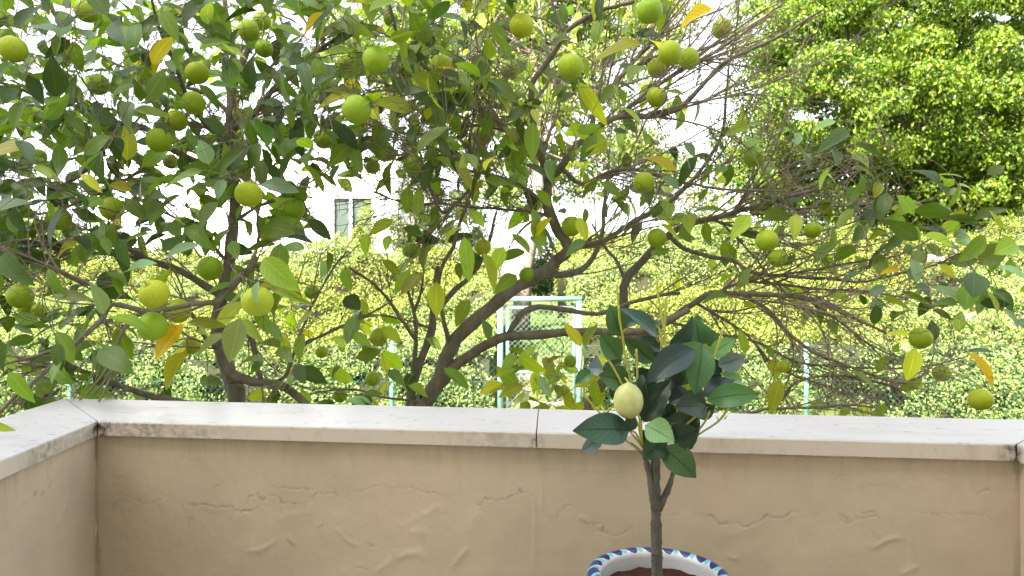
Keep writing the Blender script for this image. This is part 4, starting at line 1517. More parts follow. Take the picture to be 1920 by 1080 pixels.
# single leaves that stand out in the photograph: base, tip, width in pixels, depth, tint
FEATURE = [
    (CT_, (1205, 80), (1110, 103), 2.2, 'yellow', 40), (CT_, (1083, 150), (1138, 235), 2.35, 'yellow', 28), (CT_, (1083, 148), (1106, 212), 2.36, 'pale', 26),
    (CT_, (664, 178), (588, 203), 2.25, 'yellow', 26), (CT_, (664, 174), (602, 164), 2.27, 'lit', 28), (CT_, (690, 205), (713, 222), 2.2, 'yellow', 18),
    (CT_, (1210, 296), (1272, 318), 2.4, 'yellow', 28), (LT, (347, 606), (286, 674), 1.95, 'ochre', 46), (LT, (352, 655), (309, 730), 1.98, 'yellow', 30), (LT, (350, 650), (308, 690), 2.0, 'yellow', 26),
    (RT, (1813, 657), (1868, 727), 2.3, 'ochre', 28), (RT, (1717, 650), (1704, 714), 2.3, 'yellow', 32), (RT, (1706, 627), (1664, 624), 2.3, 'yellow', 17),
    (LT, (452, 592), (428, 680), 1.95, 'pale', 44), (LT, (432, 625), (360, 668), 1.97, 'pale', 30), (LT, (455, 596), (492, 642), 1.99, 'pale', 22), (LT, (350, 604), (420, 607), 1.94, 'lit', 22),
    (LT, (505, 540), (588, 573), 1.85, 'pale', 18), (LT, (485, 525), (480, 570), 1.72, 'blue', 20), (LT, (490, 480), (560, 545), 2.0, 'light', 48), (LT, (490, 425), (550, 430), 2.1, 'light', 50),
    (LT, (412, 375), (370, 434), 2.0, 'light', 46), (LT, (478, 318), (486, 268), 2.05, 'light', 42), (LT, (486, 345), (558, 352), 2.0, 'blue', 30), (LT, (410, 330), (455, 275), 2.0, 'light', 30), (LT, (392, 310), (376, 262), 2.05, 'blue', 34),
    (LT, (385, 318), (302, 345), 2.0, 'light', 24), (LT, (420, 335), (405, 372), 1.98, 'blue', 26), (LT, (245, 205), (318, 212), 2.1, 'pale', 16), (LT, (322, 45), (252, 52), 2.1, 'green', 26),
    (LT, (370, 95), (430, 78), 2.1, 'light', 22), (LT, (405, 88), (462, 108), 2.1, 'pale', 14), (LT, (35, 260), (62, 305), 1.95, 'blue', 30), (LT, (62, 310), (112, 338), 1.95, 'pale', 20), (LT, (150, 325), (190, 355), 2.0, 'yellow', 18), (LT, (250, 357), (205, 345), 2.05, 'yellow', 22),
    (LT, (15, 695), (60, 752), 1.85, 'lit', 30), (LT, (5, 470), (60, 535), 1.85, 'light', 42), (LT, (235, 510), (290, 490), 2.0, 'blue', 30), (LT, (310, 485), (370, 455), 2.0, 'blue', 28), (LT, (15, 640), (2, 700), 1.8, 'light', 26), (LT, (-25, 800), (22, 802), 1.45, 'lit', 16),
    (LT, (100, 555), (170, 560), 1.95, 'pale', 26), (LT, (120, 60), (50, 42), 2.1, 'blue', 26),
    (CT_, (700, 200), (640, 190), 2.3, 'blue', 24), (CT_, (830, 75), (808, 55), 2.4, 'pale', 16), (CT_, (800, 85), (838, 98), 2.4, 'pale', 14), (CT_, (608, 20), (567, 65), 2.2, 'yellow', 14), (CT_, (640, 30), (675, 82), 2.2, 'lit', 22), (CT_, (620, 28), (588, 90), 2.2, 'pale', 12),
    (CT_, (560, -5), (560, 0), 2.3, 'lit', 10), (CT_, (640, 5), (715, 5), 2.2, 'lit', 16), (CT_, (870, 440), (880, 530), 2.4, 'light', 30), (CT_, (905, 470), (930, 545), 2.4, 'light', 26), (CT_, (945, 460), (925, 510), 2.45, 'light', 28), (CT_, (880, 560), (855, 612), 2.5, 'lit', 28), (CT_, (905, 598), (918, 640), 2.5, 'light', 22),
    (CT_, (830, 688), (880, 730), 2.45, 'light', 24), (CT_, (740, 410), (690, 440), 2.5, 'light', 22), (CT_, (755, 425), (795, 445), 2.5, 'light', 24), (CT_, (715, 485), (752, 515), 2.5, 'lit', 18), (CT_, (690, 438), (685, 480), 2.5, 'light', 20), (CT_, (730, 440), (722, 470), 2.55, 'light', 18),
    (CT_, (645, 500), (655, 545), 2.5, 'light', 26), (CT_, (645, 555), (675, 580), 2.5, 'green', 34), (CT_, (672, 590), (648, 645), 2.5, 'green', 30), (CT_, (712, 612), (756, 640), 2.5, 'lit', 22), (CT_, (690, 635), (685, 685), 2.5, 'light', 20), (CT_, (700, 760), (645, 748), 2.5, 'blue', 20), (CT_, (622, 485), (600, 520), 2.5, 'blue', 22),
    (LT, (560, 680), (570, 720), 2.4, 'blue', 28), (LT, (500, 600), (530, 640), 2.4, 'blue', 22), (CT_, (1010, 690), (1000, 740), 2.5, 'lit', 18), (CT_, (1000, 700), (1035, 745), 2.5, 'blue', 24), (CT_, (1085, 405), (1100, 450), 2.5, 'lit', 24),
    (RT, (1709, 484), (1722, 528), 2.35, 'blue', 32), (RT, (1826, 508), (1826, 558), 2.3, 'blue', 52), (RT, (1818, 530), (1812, 580), 2.33, 'light', 40), (RT, (1850, 545), (1874, 590), 2.3, 'light', 26), (RT, (1870, 500), (1930, 522), 2.3, 'blue', 26), (RT, (1908, 455), (1866, 475), 2.35, 'light', 40), (RT, (1835, 500), (1888, 452), 2.4, 'light', 44),
    (RT, (1714, 531), (1745, 557), 2.35, 'blue', 28), (RT, (1742, 535), (1812, 567), 2.35, 'blue', 22), (RT, (1800, 573), (1744, 571), 2.35, 'blue', 13), (RT, (1660, 536), (1630, 553), 2.4, 'blue', 22), (RT, (1780, 575), (1742, 573), 2.4, 'light', 12), (RT, (1745, 580), (1790, 597), 2.4, 'light', 12),
    (RT, (1597, 243), (1530, 286), 2.45, 'blue', 26), (RT, (1568, 226), (1525, 243), 2.45, 'blue', 16), (RT, (1560, 278), (1573, 310), 2.45, 'blue', 28), (RT, (1600, 270), (1655, 284), 2.5, 'light', 14), (RT, (1500, 248), (1490, 273), 2.45, 'blue', 18), (RT, (1410, 400), (1370, 448), 2.5, 'light', 30), (RT, (1425, 400), (1490, 405), 2.5, 'light', 26), (RT, (1410, 232), (1360, 252), 2.5, 'lit', 24),
    (RT, (1605, 350), (1590, 380), 2.5, 'light', 26), (RT, (1650, 340), (1640, 370), 2.5, 'lit', 22), (RT, (1680, 365), (1720, 400), 2.4, 'lit', 26), (RT, (1800, 340), (1780, 390), 2.4, 'light', 14), (RT, (1625, 420), (1600, 455), 2.5, 'light', 24), (RT, (1695, 440), (1660, 470), 2.5, 'light', 22), (RT, (1560, 420), (1555, 465), 2.5, 'light', 20), (RT, (1840, 425), (1760, 405), 2.4, 'light', 16),
    (RT, (1770, 410), (1840, 415), 2.4, 'light', 24), (RT, (1730, 440), (1790, 460), 2.4, 'light', 30), (RT, (1850, 440), (1800, 490), 2.35, 'light', 34), (RT, (1880, 430), (1860, 395), 2.4, 'light', 12), (RT, (1240, 330), (1275, 355), 2.5, 'blue', 24), (RT, (1280, 265), (1306, 290), 2.5, 'blue', 22), (RT, (1760, 495), (1790, 520), 2.4, 'yellow', 20), (RT, (1690, 505), (1650, 512), 2.4, 'yellow', 14),
    (CT_, (1340, 15), (1275, 50), 2.4, 'yellow', 26), (CT_, (1245, 172), (1285, 178), 2.5, 'lit', 14), (CT_, (1100, 450), (1060, 480), 2.6, 'blue', 20),
]
FLEAF = []
for tr, b, t, Y, tn, w in FEATURE:
    if t[0] == b[0] and t[1] == b[1]:
        continue
    pb, pt = P(b[0], b[1], Y), P(t[0], t[1], Y - 0.02)
    L = np.linalg.norm(pt - pb)
    Ww = w / F * Y
    tr.twig(pb, 0.12, rmax=0.0028, r1=0.0009)
    up = np.array([rng.normal(0, .25), -0.9, 0.55]) + rng.normal(0, .15, 3)
    FLEAF.append((tr, pb, norm(pt - pb), norm(up), L, Ww, tn))

# fruit: px, py, diameter px, tree, label
FR = [
    (163, 20, 43, LT, 'light green orange high at the top left, half cut by twigs'),
    (14, 74, 40, LT, 'upper orange of the pair on the left edge of the photo'),
    (24, 92, 50, LT, 'lower orange of the pair on the left edge, partly under a leaf'),
    (370, 137, 43, LT, 'bright yellow-green orange above another one, left of the left trunk fork'),
    (184, 158, 40, LT, 'dark green shaded orange alone in the upper left leaves'),
    (363, 193, 44, LT, 'round orange directly below the bright one left of the trunk fork'),
    (298, 262, 46, LT, 'large green orange with a dark speck, hanging over a bent bare branch'),
    (154, 258, 38, LT, 'yellow-green orange with small leaf across it, left of the bent bare branch'),
    (66, 216, 30, LT, 'small orange peeping between leaves near the left edge'),
    (72, 294, 30, LT, 'half hidden orange under a curled leaf near the left edge'),
    (331, 226, 40, LT, 'orange tucked behind leaves just above the speckled large one'),
    (210, 391, 44, LT, 'clear round green orange alone over the bare left branches'),
    (491, 40, 34, LT, 'uppermost orange of the shaded cluster at the top of the left trunk'),
    (466, 57, 40, LT, 'broad dark orange in the cluster behind the upper left trunk fork'),
    (495, 91, 34, LT, 'lowest orange of the shaded cluster by the upper trunk fork'),
    (500, 198, 36, LT, 'dim orange on the sloping branch right of the left trunk'),
    (446, 218, 32, LT, 'orange half behind the left trunk below its fork'),
    (609, 260, 40, LT, 'small orange hanging alone on a long stalk over white sky'),
    (705, 112, 50, CT_, 'large smooth pale orange with a twig crossing its lower right'),
    (668, 206, 54, CT_, 'biggest yellowish orange hanging under two yellow-green leaves'),
    (646, 118, 28, CT_, 'dark small orange just left of the large smooth pale one'),
    (733, 36, 28, CT_, 'little orange under a pale leaf at the top centre-left'),
    (827, 123, 42, CT_, 'orange below two pale curled yellow leaves'),
    (978, 48, 46, CT_, 'orange crossed by a thin branch near the top centre'),
    (956, 129, 36, CT_, 'yellowish orange with a hanging yellow-green leaf beneath, left of centre trunk top'),
    (1070, 125, 48, CT_, 'smooth round orange with two long yellow leaves hanging under it'),
    (776, 310, 40, CT_, 'green orange among bare twigs below dark leaves, left of centre'),
    (699, 313, 28, CT_, 'small dim orange above the white house window'),
    (902, 257, 36, CT_, 'orange hidden by crossing twigs left of the middle trunk'),
    (1218, 20, 50, CT_, 'large orange cut by the top edge beside a yellow leaf'),
    (1256, 99, 45, CT_, 'front orange of the trio on the upper right branches'),
    (1291, 110, 40, CT_, 'right-hand orange of the trio, half behind the front one'),
    (1232, 127, 38, CT_, 'lower left orange of the trio, shaded by the front one'),
    (1232, 182, 40, CT_, 'orange hanging alone below the trio against white sky'),
    (1354, 54, 38, CT_, 'orange behind thin twigs left of the big evergreen tree'),
    (1413, 293, 40, RT, 'yellow-green orange in front of the big evergreen tree'),
    (1207, 342, 40, CT_, 'dim orange under a bright yellow leaf right of the middle trunk'),
    (1072, 424, 38, CT_, 'bright orange tucked against the dark elbow of the middle trunk'),
    (1438, 451, 42, RT, 'large orange with brown scars on the right branches over the hedge'),
    (1524, 431, 32, RT, 'flattish orange beside a hanging leaf right of the scarred one'),
    (1458, 484, 34, RT, 'orange half hidden just below the scarred one'),
    (1498, 566, 28, RT, 'small orange under the long horizontal branch at the right'),
    (1232, 446, 36, RT, 'shaded orange beneath leaves above the potted lemon tree'),
    (1726, 634, 41, RT, 'orange with a yellow leaf above and an olive leaf hanging below'),
    (1766, 699, 33, RT, 'orange half behind twigs, left of a large orange-yellow leaf'),
    (1839, 749, 43, RT, 'lowest orange on the right, hanging just over the coping'),
    (1469, 687, 24, RT, 'tiny dim orange among the twigs right of the potted lemon tree'),
    (466, 364, 50, LT, 'big orange under a broad leaf, left of the white house'),
    (550, 392, 42, LT, 'orange at the edge of the left tree against the white house wall'),
    (505, 433, 44, LT, 'orange under the leaves below the one against the white house'),
    (483, 565, 58, LT, 'large front orange with a small grey leaf lying on it'),
    (289, 551, 55, LT, 'large orange sitting on top of the horizontal left branch'),
    (286, 612, 54, LT, 'orange hanging directly beneath the horizontal left branch'),
    (335, 583, 46, LT, 'orange behind the horizontal branch, right of the one below it'),
    (297, 583, 44, LT, 'orange squeezed between the one on the branch and the one below it'),
    (394, 503, 46, LT, 'orange behind thin twigs beside the left trunk'),
    (585, 547, 28, LT, 'little round orange right of the large front one'),
    (552, 553, 26, LT, 'small dark orange just right of the large front one'),
    (358, 647, 36, LT, 'yellowish orange between yellow leaf and pale leaves near the coping'),
    (603, 660, 24, LT, 'tiny orange alone on a thin twig before the hedge'),
    (710, 632, 34, CT_, 'green orange with arched leaves above, left of the middle trunks'),
    (699, 710, 28, CT_, 'dark green small orange beside a fence post'),
    (638, 741, 28, CT_, 'orange resting low in leaves just above the coping'),
    (770, 469, 32, CT_, 'round orange on top of a bare upright twig left of centre'),
    (905, 463, 32, CT_, 'yellowish orange among long hanging leaves left of the sloping trunk'),
    (988, 516, 30, CT_, 'orange peeping over the sloping middle trunk'),
    (117, 468, 28, LT, 'small orange on the bare branches at the far left'),
    (38, 555, 46, LT, 'largest of three oranges clustered at the lower left edge'),
    (52, 577, 34, LT, 'middle orange of three clustered at the lower left edge'),
    (73, 582, 28, LT, 'smallest orange of three clustered at the lower left edge'),
    (110, 410, 44, LT, 'very dark shaded orange behind leaves at the left'),
    (320, 303, 28, LT, 'small orange under the large speckled one'),
    (1069, 677, 24, CT_, 'tiny green orange in sunlit leaves left of the potted lemon tree'),
    (1058, 733, 22, CT_, 'tiny orange low in the leaves above the coping joint'),
]


def sphere(rx, rz, ns=26, nr=16, dent=0.06):
    V, f4, f3 = [], [], []
    for i in range(1, nr):
        a = math.pi * i / nr
        for j in range(ns):
            b = 2 * math.pi * j / ns
            rr = math.sin(a)
            z = math.cos(a)
            z2 = z - dent * math.exp(-(rr / 0.25) ** 2) * (1 if z > 0 else -0.6)
            V.append((rr * math.cos(b) * rx, rr * math.sin(b) * rx, z2 * rz))
    V.append((0, 0, rz * (1 - dent)))
    V.append((0, 0, -rz * (1 - 0.6 * dent)))
    for i in range(nr - 2):
        for j in range(ns):
            f4.append((i * ns + j, (i + 1) * ns + j, (i + 1) * ns + (j + 1) % ns, i * ns + (j + 1) % ns))
    t, b = len(V) - 2, len(V) - 1
    for j in range(ns):
        f3.append((t, j, (j + 1) % ns))
        f3.append((b, (nr - 2) * ns + (j + 1) % ns, (nr - 2) * ns + j))
    return np.array(V), np.array(f4), np.array(f3)


ORM = []
for k in range(6):
    V, f4, f3 = sphere(0.5, 0.5 * rng.uniform(0.93, 1.03))
    nn = np.array([mnoise.noise(Vector(v) * 2.2 + Vector((k * 9, 0, 0))) for v in V])
    V = V * (1 + 0.03 * nn[:, None])
    ORM.append(mesh('orange', V, [f4, f3]))
cal = MB()
for j in range(5):
    a = j * 2 * math.pi / 5
    cal.add([(0, 0, 0.47), (0.10 * math.cos(a - .5), 0.10 * math.sin(a - .5), 0.475), (0.15 * math.cos(a), 0.15 * math.sin(a), 0.478), (0.10 * math.cos(a + .5), 0.10 * math.sin(a + .5), 0.475)], [(0, 1, 2, 3)])
cal.tube([(0, 0, 0.46), (0.01, 0, 0.55), (0.0, 0.01, 0.62)], 0.035, 6)
CALM = cal.mesh('calyx', True)
for k, (px, py, dpx, tr, label) in enumerate(FR):
    Y = float(np.clip(F * 0.079 / dpx, 1.75, 2.75))
    if tr is CT_:
        Y = max(Y, 2.05)
    if tr is RT:
        Y = min(max(Y, 2.2), 2.65)
    d = dpx / F * Y * 1.0
    c = P(px, py, Y)
    o = link('orange', ORM[k % 6], ORANGE)
    o.location = c
    o.scale = (d, d, d)
    o.rotation_euler = (rng.normal(0, .35), rng.normal(0, .35), rng.uniform(0, 6.28))
    tag(o, label, 'orange', 'unripe oranges hanging in the trees')
    ca = link('calyx', CALM, GREENSTEM, o)
    bpy.context.view_layer.update()
    top = np.array(o.matrix_world @ Vector((0, 0.01, 0.6)))
    tr.twig(top, 0.10, rmax=0.003, r1=0.0012)

# leaf meshes: shapes x tints, shared between alike leaves
SHAPES = []
for k in range(9):
    SHAPES.append(leaf_template(1.0, rng.uniform(0.40, 0.54), rng.uniform(0.05, 0.55), rng.uniform(0.1, 0.55), rng.uniform(0, 0.07), 6, 2, petiole=0.14, twist=rng.normal(0, .35), seed=k))
FSH = [leaf_template(1.0, 1.0, b, f, wv, 7, 2, petiole=0.06, twist=tw, seed=40 + k) for k, (b, f, wv, tw) in enumerate([(0.10, 0.25, 0.03, 0.1), (0.2, 0.15, 0.02, -0.2), (0.05, 0.35, 0.05, 0.2)])]
CACHE = {}


def leaf_mesh(si, tn, ti, feat=False):
    key = (si, tn, ti, feat)
    if key not in CACHE:
        V, f4, uv = (FSH if feat else SHAPES)[si]
        t = np.array(TINT[tn][ti]) * np.exp(rng.normal(0.10, 0.26)) * np.exp(rng.normal(0, 0.05, 3))
        tt = np.tile(t, (len(V), 1))
        CACHE[key] = mesh('leaf', V, f4, True, uv=uv, tint=tt)
    return CACHE[key]


FC_ = np.array([(f[0], f[1], f[2], float(np.clip(F * 0.079 / f[2], 1.75, 2.75))) for f in FR])
for tr in (LT, CT_, RT):
    # leaves do not hang right in front of the fruit that the photograph shows clear
    keep = []
    for l in tr.leaves:
        ok = True
        if rng.random() < 0.88:
            for q in (0.15, 0.45, 0.75, 1.0):
                pt = l[0] + l[1] * l[3] * 1.1 * q
                px, py = proj(pt)
                if ((np.hypot(FC_[:, 0] - px, FC_[:, 1] - py) < FC_[:, 2] * 0.62) & (pt[1] < FC_[:, 3] + 0.03)).any():
                    ok = False
        for q in (0.0, 0.3, 0.6, 0.9, 1.15):
            pt = l[0] + l[1] * l[3] * q
            px, py = proj(pt)
            if px > 40 and py > 738 + 0.0222 * (px - 122) and pt[1] < 2.15 and pt[2] < CT + 0.09:
                ok = False      # nothing hangs over the coping
        pm = proj(l[0] + l[1] * l[3] * 0.6)
        if ok and 595 < pm[0] < 745 and 340 < pm[1] < 470 and rng.random() < 0.85:
            ok = False          # the white house window shows through here
        if ok and rng.random() < 0.85:
            for (t2, pb, ax, up, L, Ww, tn) in FLEAF:
                if t2 is tr and l[0][1] < pb[1] + 0.05:
                    qf = proj(pb + ax * L * 0.55)
                    if np.hypot(*(qf - pm)) < (0.45 * L + 0.4 * l[3]) / pb[1] * F * 0.62:
                        ok = False
                        break
        if ok:
            keep.append(l)
    tr.leaves = keep
    link('twigs', tr.tw.mesh('twigs', True), BARK_TWIG, tr.o, 'stuff')
    rows = []
    for (t2, pb, ax, up, L, Ww, tn) in FLEAF:
        if t2 is tr:
            me = leaf_mesh(int(rng.integers(0, 3)), tn, int(rng.integers(0, len(TINT[tn]))), True)
            o = link('leaf', me, LEAF, tr.o)
            Rm = frames(ax[None], up[None])[0]
            S = Matrix.Diagonal((Ww, L / 1.04, L, 1))
            o.matrix_local = Matrix.Translation(Vector(pb)) @ Matrix(Rm).to_4x4() @ S
            rows.append(o)
    left = 300 - len(rows)
    pj = proj(np.array([l[0] for l in tr.leaves]))
    vis = (pj[:, 0] > -20) & (pj[:, 0] < 1940) & (pj[:, 1] > -20) & (pj[:, 1] < 790)
    size = np.array([l[3] / l[0][1] for l in tr.leaves]) * np.where(vis, 1, 0.01)
    order = np.argsort(-size)
    for i in order[:left]:
        p, ax, up, L, tn = tr.leaves[i]
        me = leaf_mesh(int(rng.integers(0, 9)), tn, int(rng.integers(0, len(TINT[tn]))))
        o = link('leaf', me, LEAF, tr.o)
        Rm = frames(ax[None], up[None])[0]
        o.matrix_local = Matrix.Translation(Vector(p)) @ Matrix(Rm).to_4x4() @ Matrix.Scale(L, 4)
    rest = order[left:]
    if len(rest):
        Vs, Fs, Us, Ts, n0 = [], [], [], [], 0
        sh = rng.integers(0, 9, len(rest))
        for k in range(9):
            sel = [tr.leaves[i] for i, s_ in zip(rest, sh) if s_ == k]
            if not sel:
                continue
            rot = frames(np.array([s[1] for s in sel]), np.array([s[2] for s in sel]))
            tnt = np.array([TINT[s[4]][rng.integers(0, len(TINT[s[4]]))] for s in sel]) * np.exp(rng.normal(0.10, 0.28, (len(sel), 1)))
            V, Fa, uv, tt = scatter(SHAPES[k], np.array([s[0] for s in sel]), rot, np.array([s[3] for s in sel]), tnt)
            Vs.append(V)
            Fs.append(Fa + n0)
            Us.append(uv)
            Ts.append(tt)
            n0 += len(V)
        link('foliage', mesh('foliage', np.vstack(Vs), np.vstack(Fs), True, uv=np.vstack(Us), tint=np.vstack(Ts)), LEAF, tr.o, 'stuff')
    print('tree leaves', len(tr.leaves), 'nodes', len(tr.nodes))

#==POT==
# ---------------------------------------------------------------- painted pot
PY = 1.26
RIMC = P(1234.5, 1071, PY)
RIMR = 134 / F * PY
pot = empty('flower_pot', (RIMC[0], RIMC[1], FLOORZ))
tag(pot, 'white glazed clay flower pot with blue and turquoise brush strokes round its rim', 'flower pot')


def lathe(prof, ns=72):
    """prof: (r, z, v)"""
    V, uv = [], []
    for j in range(ns + 1):
        a = 2 * math.pi * j / ns
        for r, z, v in prof:
            V.append((r * math.cos(a), r * math.sin(a), z))
            uv.append((j / ns, v))
    K = len(prof)
    i = (np.arange(ns)[:, None] * K)
    j = np.arange(K - 1)[None]
    f4 = np.stack([i + j, i + K + j, i + K + j + 1, i + j + 1], -1).reshape(-1, 4)
    return np.array(V), f4, np.array(uv)


HP = RIMC[2] - FLOORZ
prof = [(0.001, 0.012, -3), (0.085, 0.012, -3), (0.092, 0.02, -3), (0.105, 0.12, -2.6), (0.118, 0.24, -2.2), (0.122, HP - 0.05, -1.5), (0.120, HP - 0.035, -1)]
cx, cz, rr_ = RIMR - 0.0135, HP - 0.0125, 0.0135
for k in range(13):
    a = -2.2 + (2.2 + math.pi + 0.2) * k / 12
    prof.append((cx + rr_ * math.cos(a), cz + rr_ * math.sin(a) * 1.0, k / 12 if k < 12 else 1.0))
prof += [(cx - 0.0125, HP - 0.03, 2), (cx - 0.014, HP - 0.06, 2.5), (cx - 0.020, HP - 0.12, 3)]
V, f4, uv = lathe(prof)
link('body', mesh('body', V, f4, True, uv=uv), POT, pot)
V, f4, uv = lathe([(0.0, 0.001, 0), (0.125, 0.001, 0), (0.14, 0.028, 0), (0.132, 0.028, 0), (0.12, 0.0115, 0), (0.0, 0.0115, 0)])
link('saucer', mesh('saucer', V, f4, True, uv=uv), mat_plain('terracotta', (0.36, 0.17, 0.09), 0.8, 0.2, 20, 0.2), pot)
rs = cx - 0.0125
gr = [(0, 0)] + [(rs * k / 7, 2 * math.pi * j / 40) for k in range(1, 8) for j in range(40)]
V = np.array([(r * math.cos(a), r * math.sin(a), HP - 0.034 + 0.007 * mnoise.noise((r * math.cos(a) * 40, r * math.sin(a) * 40, 2)) + 0.006 * (1 - r / rs)) for r, a in gr])
f3 = [(0, 1 + j, 1 + (j + 1) % 40) for j in range(40)]
f4 = [(1 + (k - 1) * 40 + j, 1 + k * 40 + j, 1 + k * 40 + (j + 1) % 40, 1 + (k - 1) * 40 + (j + 1) % 40) for k in range(1, 7) for j in range(40)]
link('soil', mesh('soil', V, [np.array(f4), np.array(f3)]), SOIL, pot)

# ---------------------------------------------------------------- artificial lemon tree in the pot
lt = empty('potted_lemon_tree', (RIMC[0], RIMC[1], RIMC[2] - 0.06))
tag(lt, 'small artificial lemon tree with broad dark leaves growing in the painted pot', 'potted tree')
OFF = np.array(lt.location)


def z4(x, y, dy=0.0):
    return P(1040 + x / 3.376, 540 + y / 3.376, PY + dy)


def z5(x, y, dy=0.0):
    return P(1040 + x / 4.153, 820 + y / 4.153, PY + dy)


def ltube(name, pts, r0, r1, mat, sides=10, wob=0.0, step=0.006, knots=0.0):
    q = spline(np.array(pts), step)
    rr = np.linspace(r0, r1, len(q))
    if knots:
        rr = rr * (1 + knots * np.array([mnoise.noise((i * 0.35, r0 * 900, 3)) for i in range(len(q))]))
    V, f4, f3 = tube_arrays(q - OFF, rr, sides, True, wob)
    return link(name, mesh(name, V, [f4, f3]), mat, lt)


PXM = PY / F
tb = z5(797, 1120)
tb[2] = RIMC[2] - 0.075
ltube('trunk', [tb, z5(797, 1060), z5(792, 800), z5(788, 600), z5(786, 500), z5(785, 300), z5(788, 120), z4(660, 850, 0.0)], 11.3 * PXM, 7.8 * PXM, BARK_LEMON, 16, 0.05, 0.004, 0.25)
ltube('branch', [z5(786, 560, -.002), z5(760, 440, -.004), z5(738, 300, -.004), z5(708, 170, -.004), z5(690, 100, -.006)], 7.5 * PXM, 4.5 * PXM, BARK_LEMON, 12, 0.05, 0.004, 0.25)
ltube('branch', [z5(800, 560), z5(845, 480), z5(880, 410), z5(905, 340), z5(930, 240), z5(940, 140)], 7.5 * PXM, 3.4 * PXM, BARK_LEMON, 12, 0.05, 0.004, 0.3)
ltube('branch', [z5(690, 130), z5(640, 85), z5(590, 45)], 3.6 * PXM, 2.4 * PXM, BARK_LEMON, 8)
STEMS = [
    [(405, 110), (412, 200), (430, 300), (445, 420), (465, 520), (490, 640), (540, 850), (560, 1000)], [(395, -25), (396, 40), (405, 115)],
    [(648, -60), (655, 40), (675, 160), (690, 260), (705, 390), (690, 600), (650, 900)], [(703, 60), (700, 180), (697, 390)], [(640, 1000), (680, 700), (672, 330), (660, 250)],
    [(518, 385), (522, 480), (528, 630), (545, 800), (555, 960)], [(1062, 262), (1045, 330), (1000, 450), (880, 650), (700, 950)],
    [(172, 660), (230, 730), (292, 795), (330, 800)], [(330, 800), (345, 765), (380, 750)], [(1100, 758), (1040, 840), (925, 918), (800, 1000), (680, 1060)], [(980, 785), (955, 840), (920, 890), (860, 960)],
    [(430, 950), (490, 995), (545, 1035)], [(480, 915), (520, 960), (555, 1010)], [(540, 830), (535, 900), (560, 1000)],
    [(300, 420), (350, 470), (440, 640), (540, 900)], [(470, 905), (510, 915), (555, 1000)], [(860, 660), (780, 800), (680, 980)], [(965, 750), (850, 850), (690, 1000)],
]
for k, s in enumerate(STEMS):
    ltube('stem', [z4(x, y, 0.012 * math.sin(k * 2.1)) for x, y in s], 2.3 * PXM, 1.5 * PXM, GREENSTEM, 7, 0.05)
# nubs where artificial twigs fork, at the ends of bare stems
for (x, y) in [(650, 250), (690, 330), (672, 300), (432, 280), (428, 330), (1095, 762), (1075, 830), (1040, 838), (935, 820), (965, 800), (520, 440), (524, 520), (660, 345), (700, 200), (645, -40), (1058, 290)]:
    a = z4(x, y)
    ltube('bud', [a, a + np.array([rng.choice([-1, 1]) * 0.005, -0.001, 0.007])], 1.6 * PXM, 0.8 * PXM, GREENSTEM, 5, 0, 0.003)

SG = {'g': (0.07, 0.165, 0.045), 'l': (0.15, 0.29, 0.10), 'd': (0.022, 0.05, 0.022), 'n': (0.016, 0.040, 0.034), 't': (0.04, 0.10, 0.065), 'b': (0.17, 0.225, 0.25), 'm': (0.055, 0.12, 0.04)}
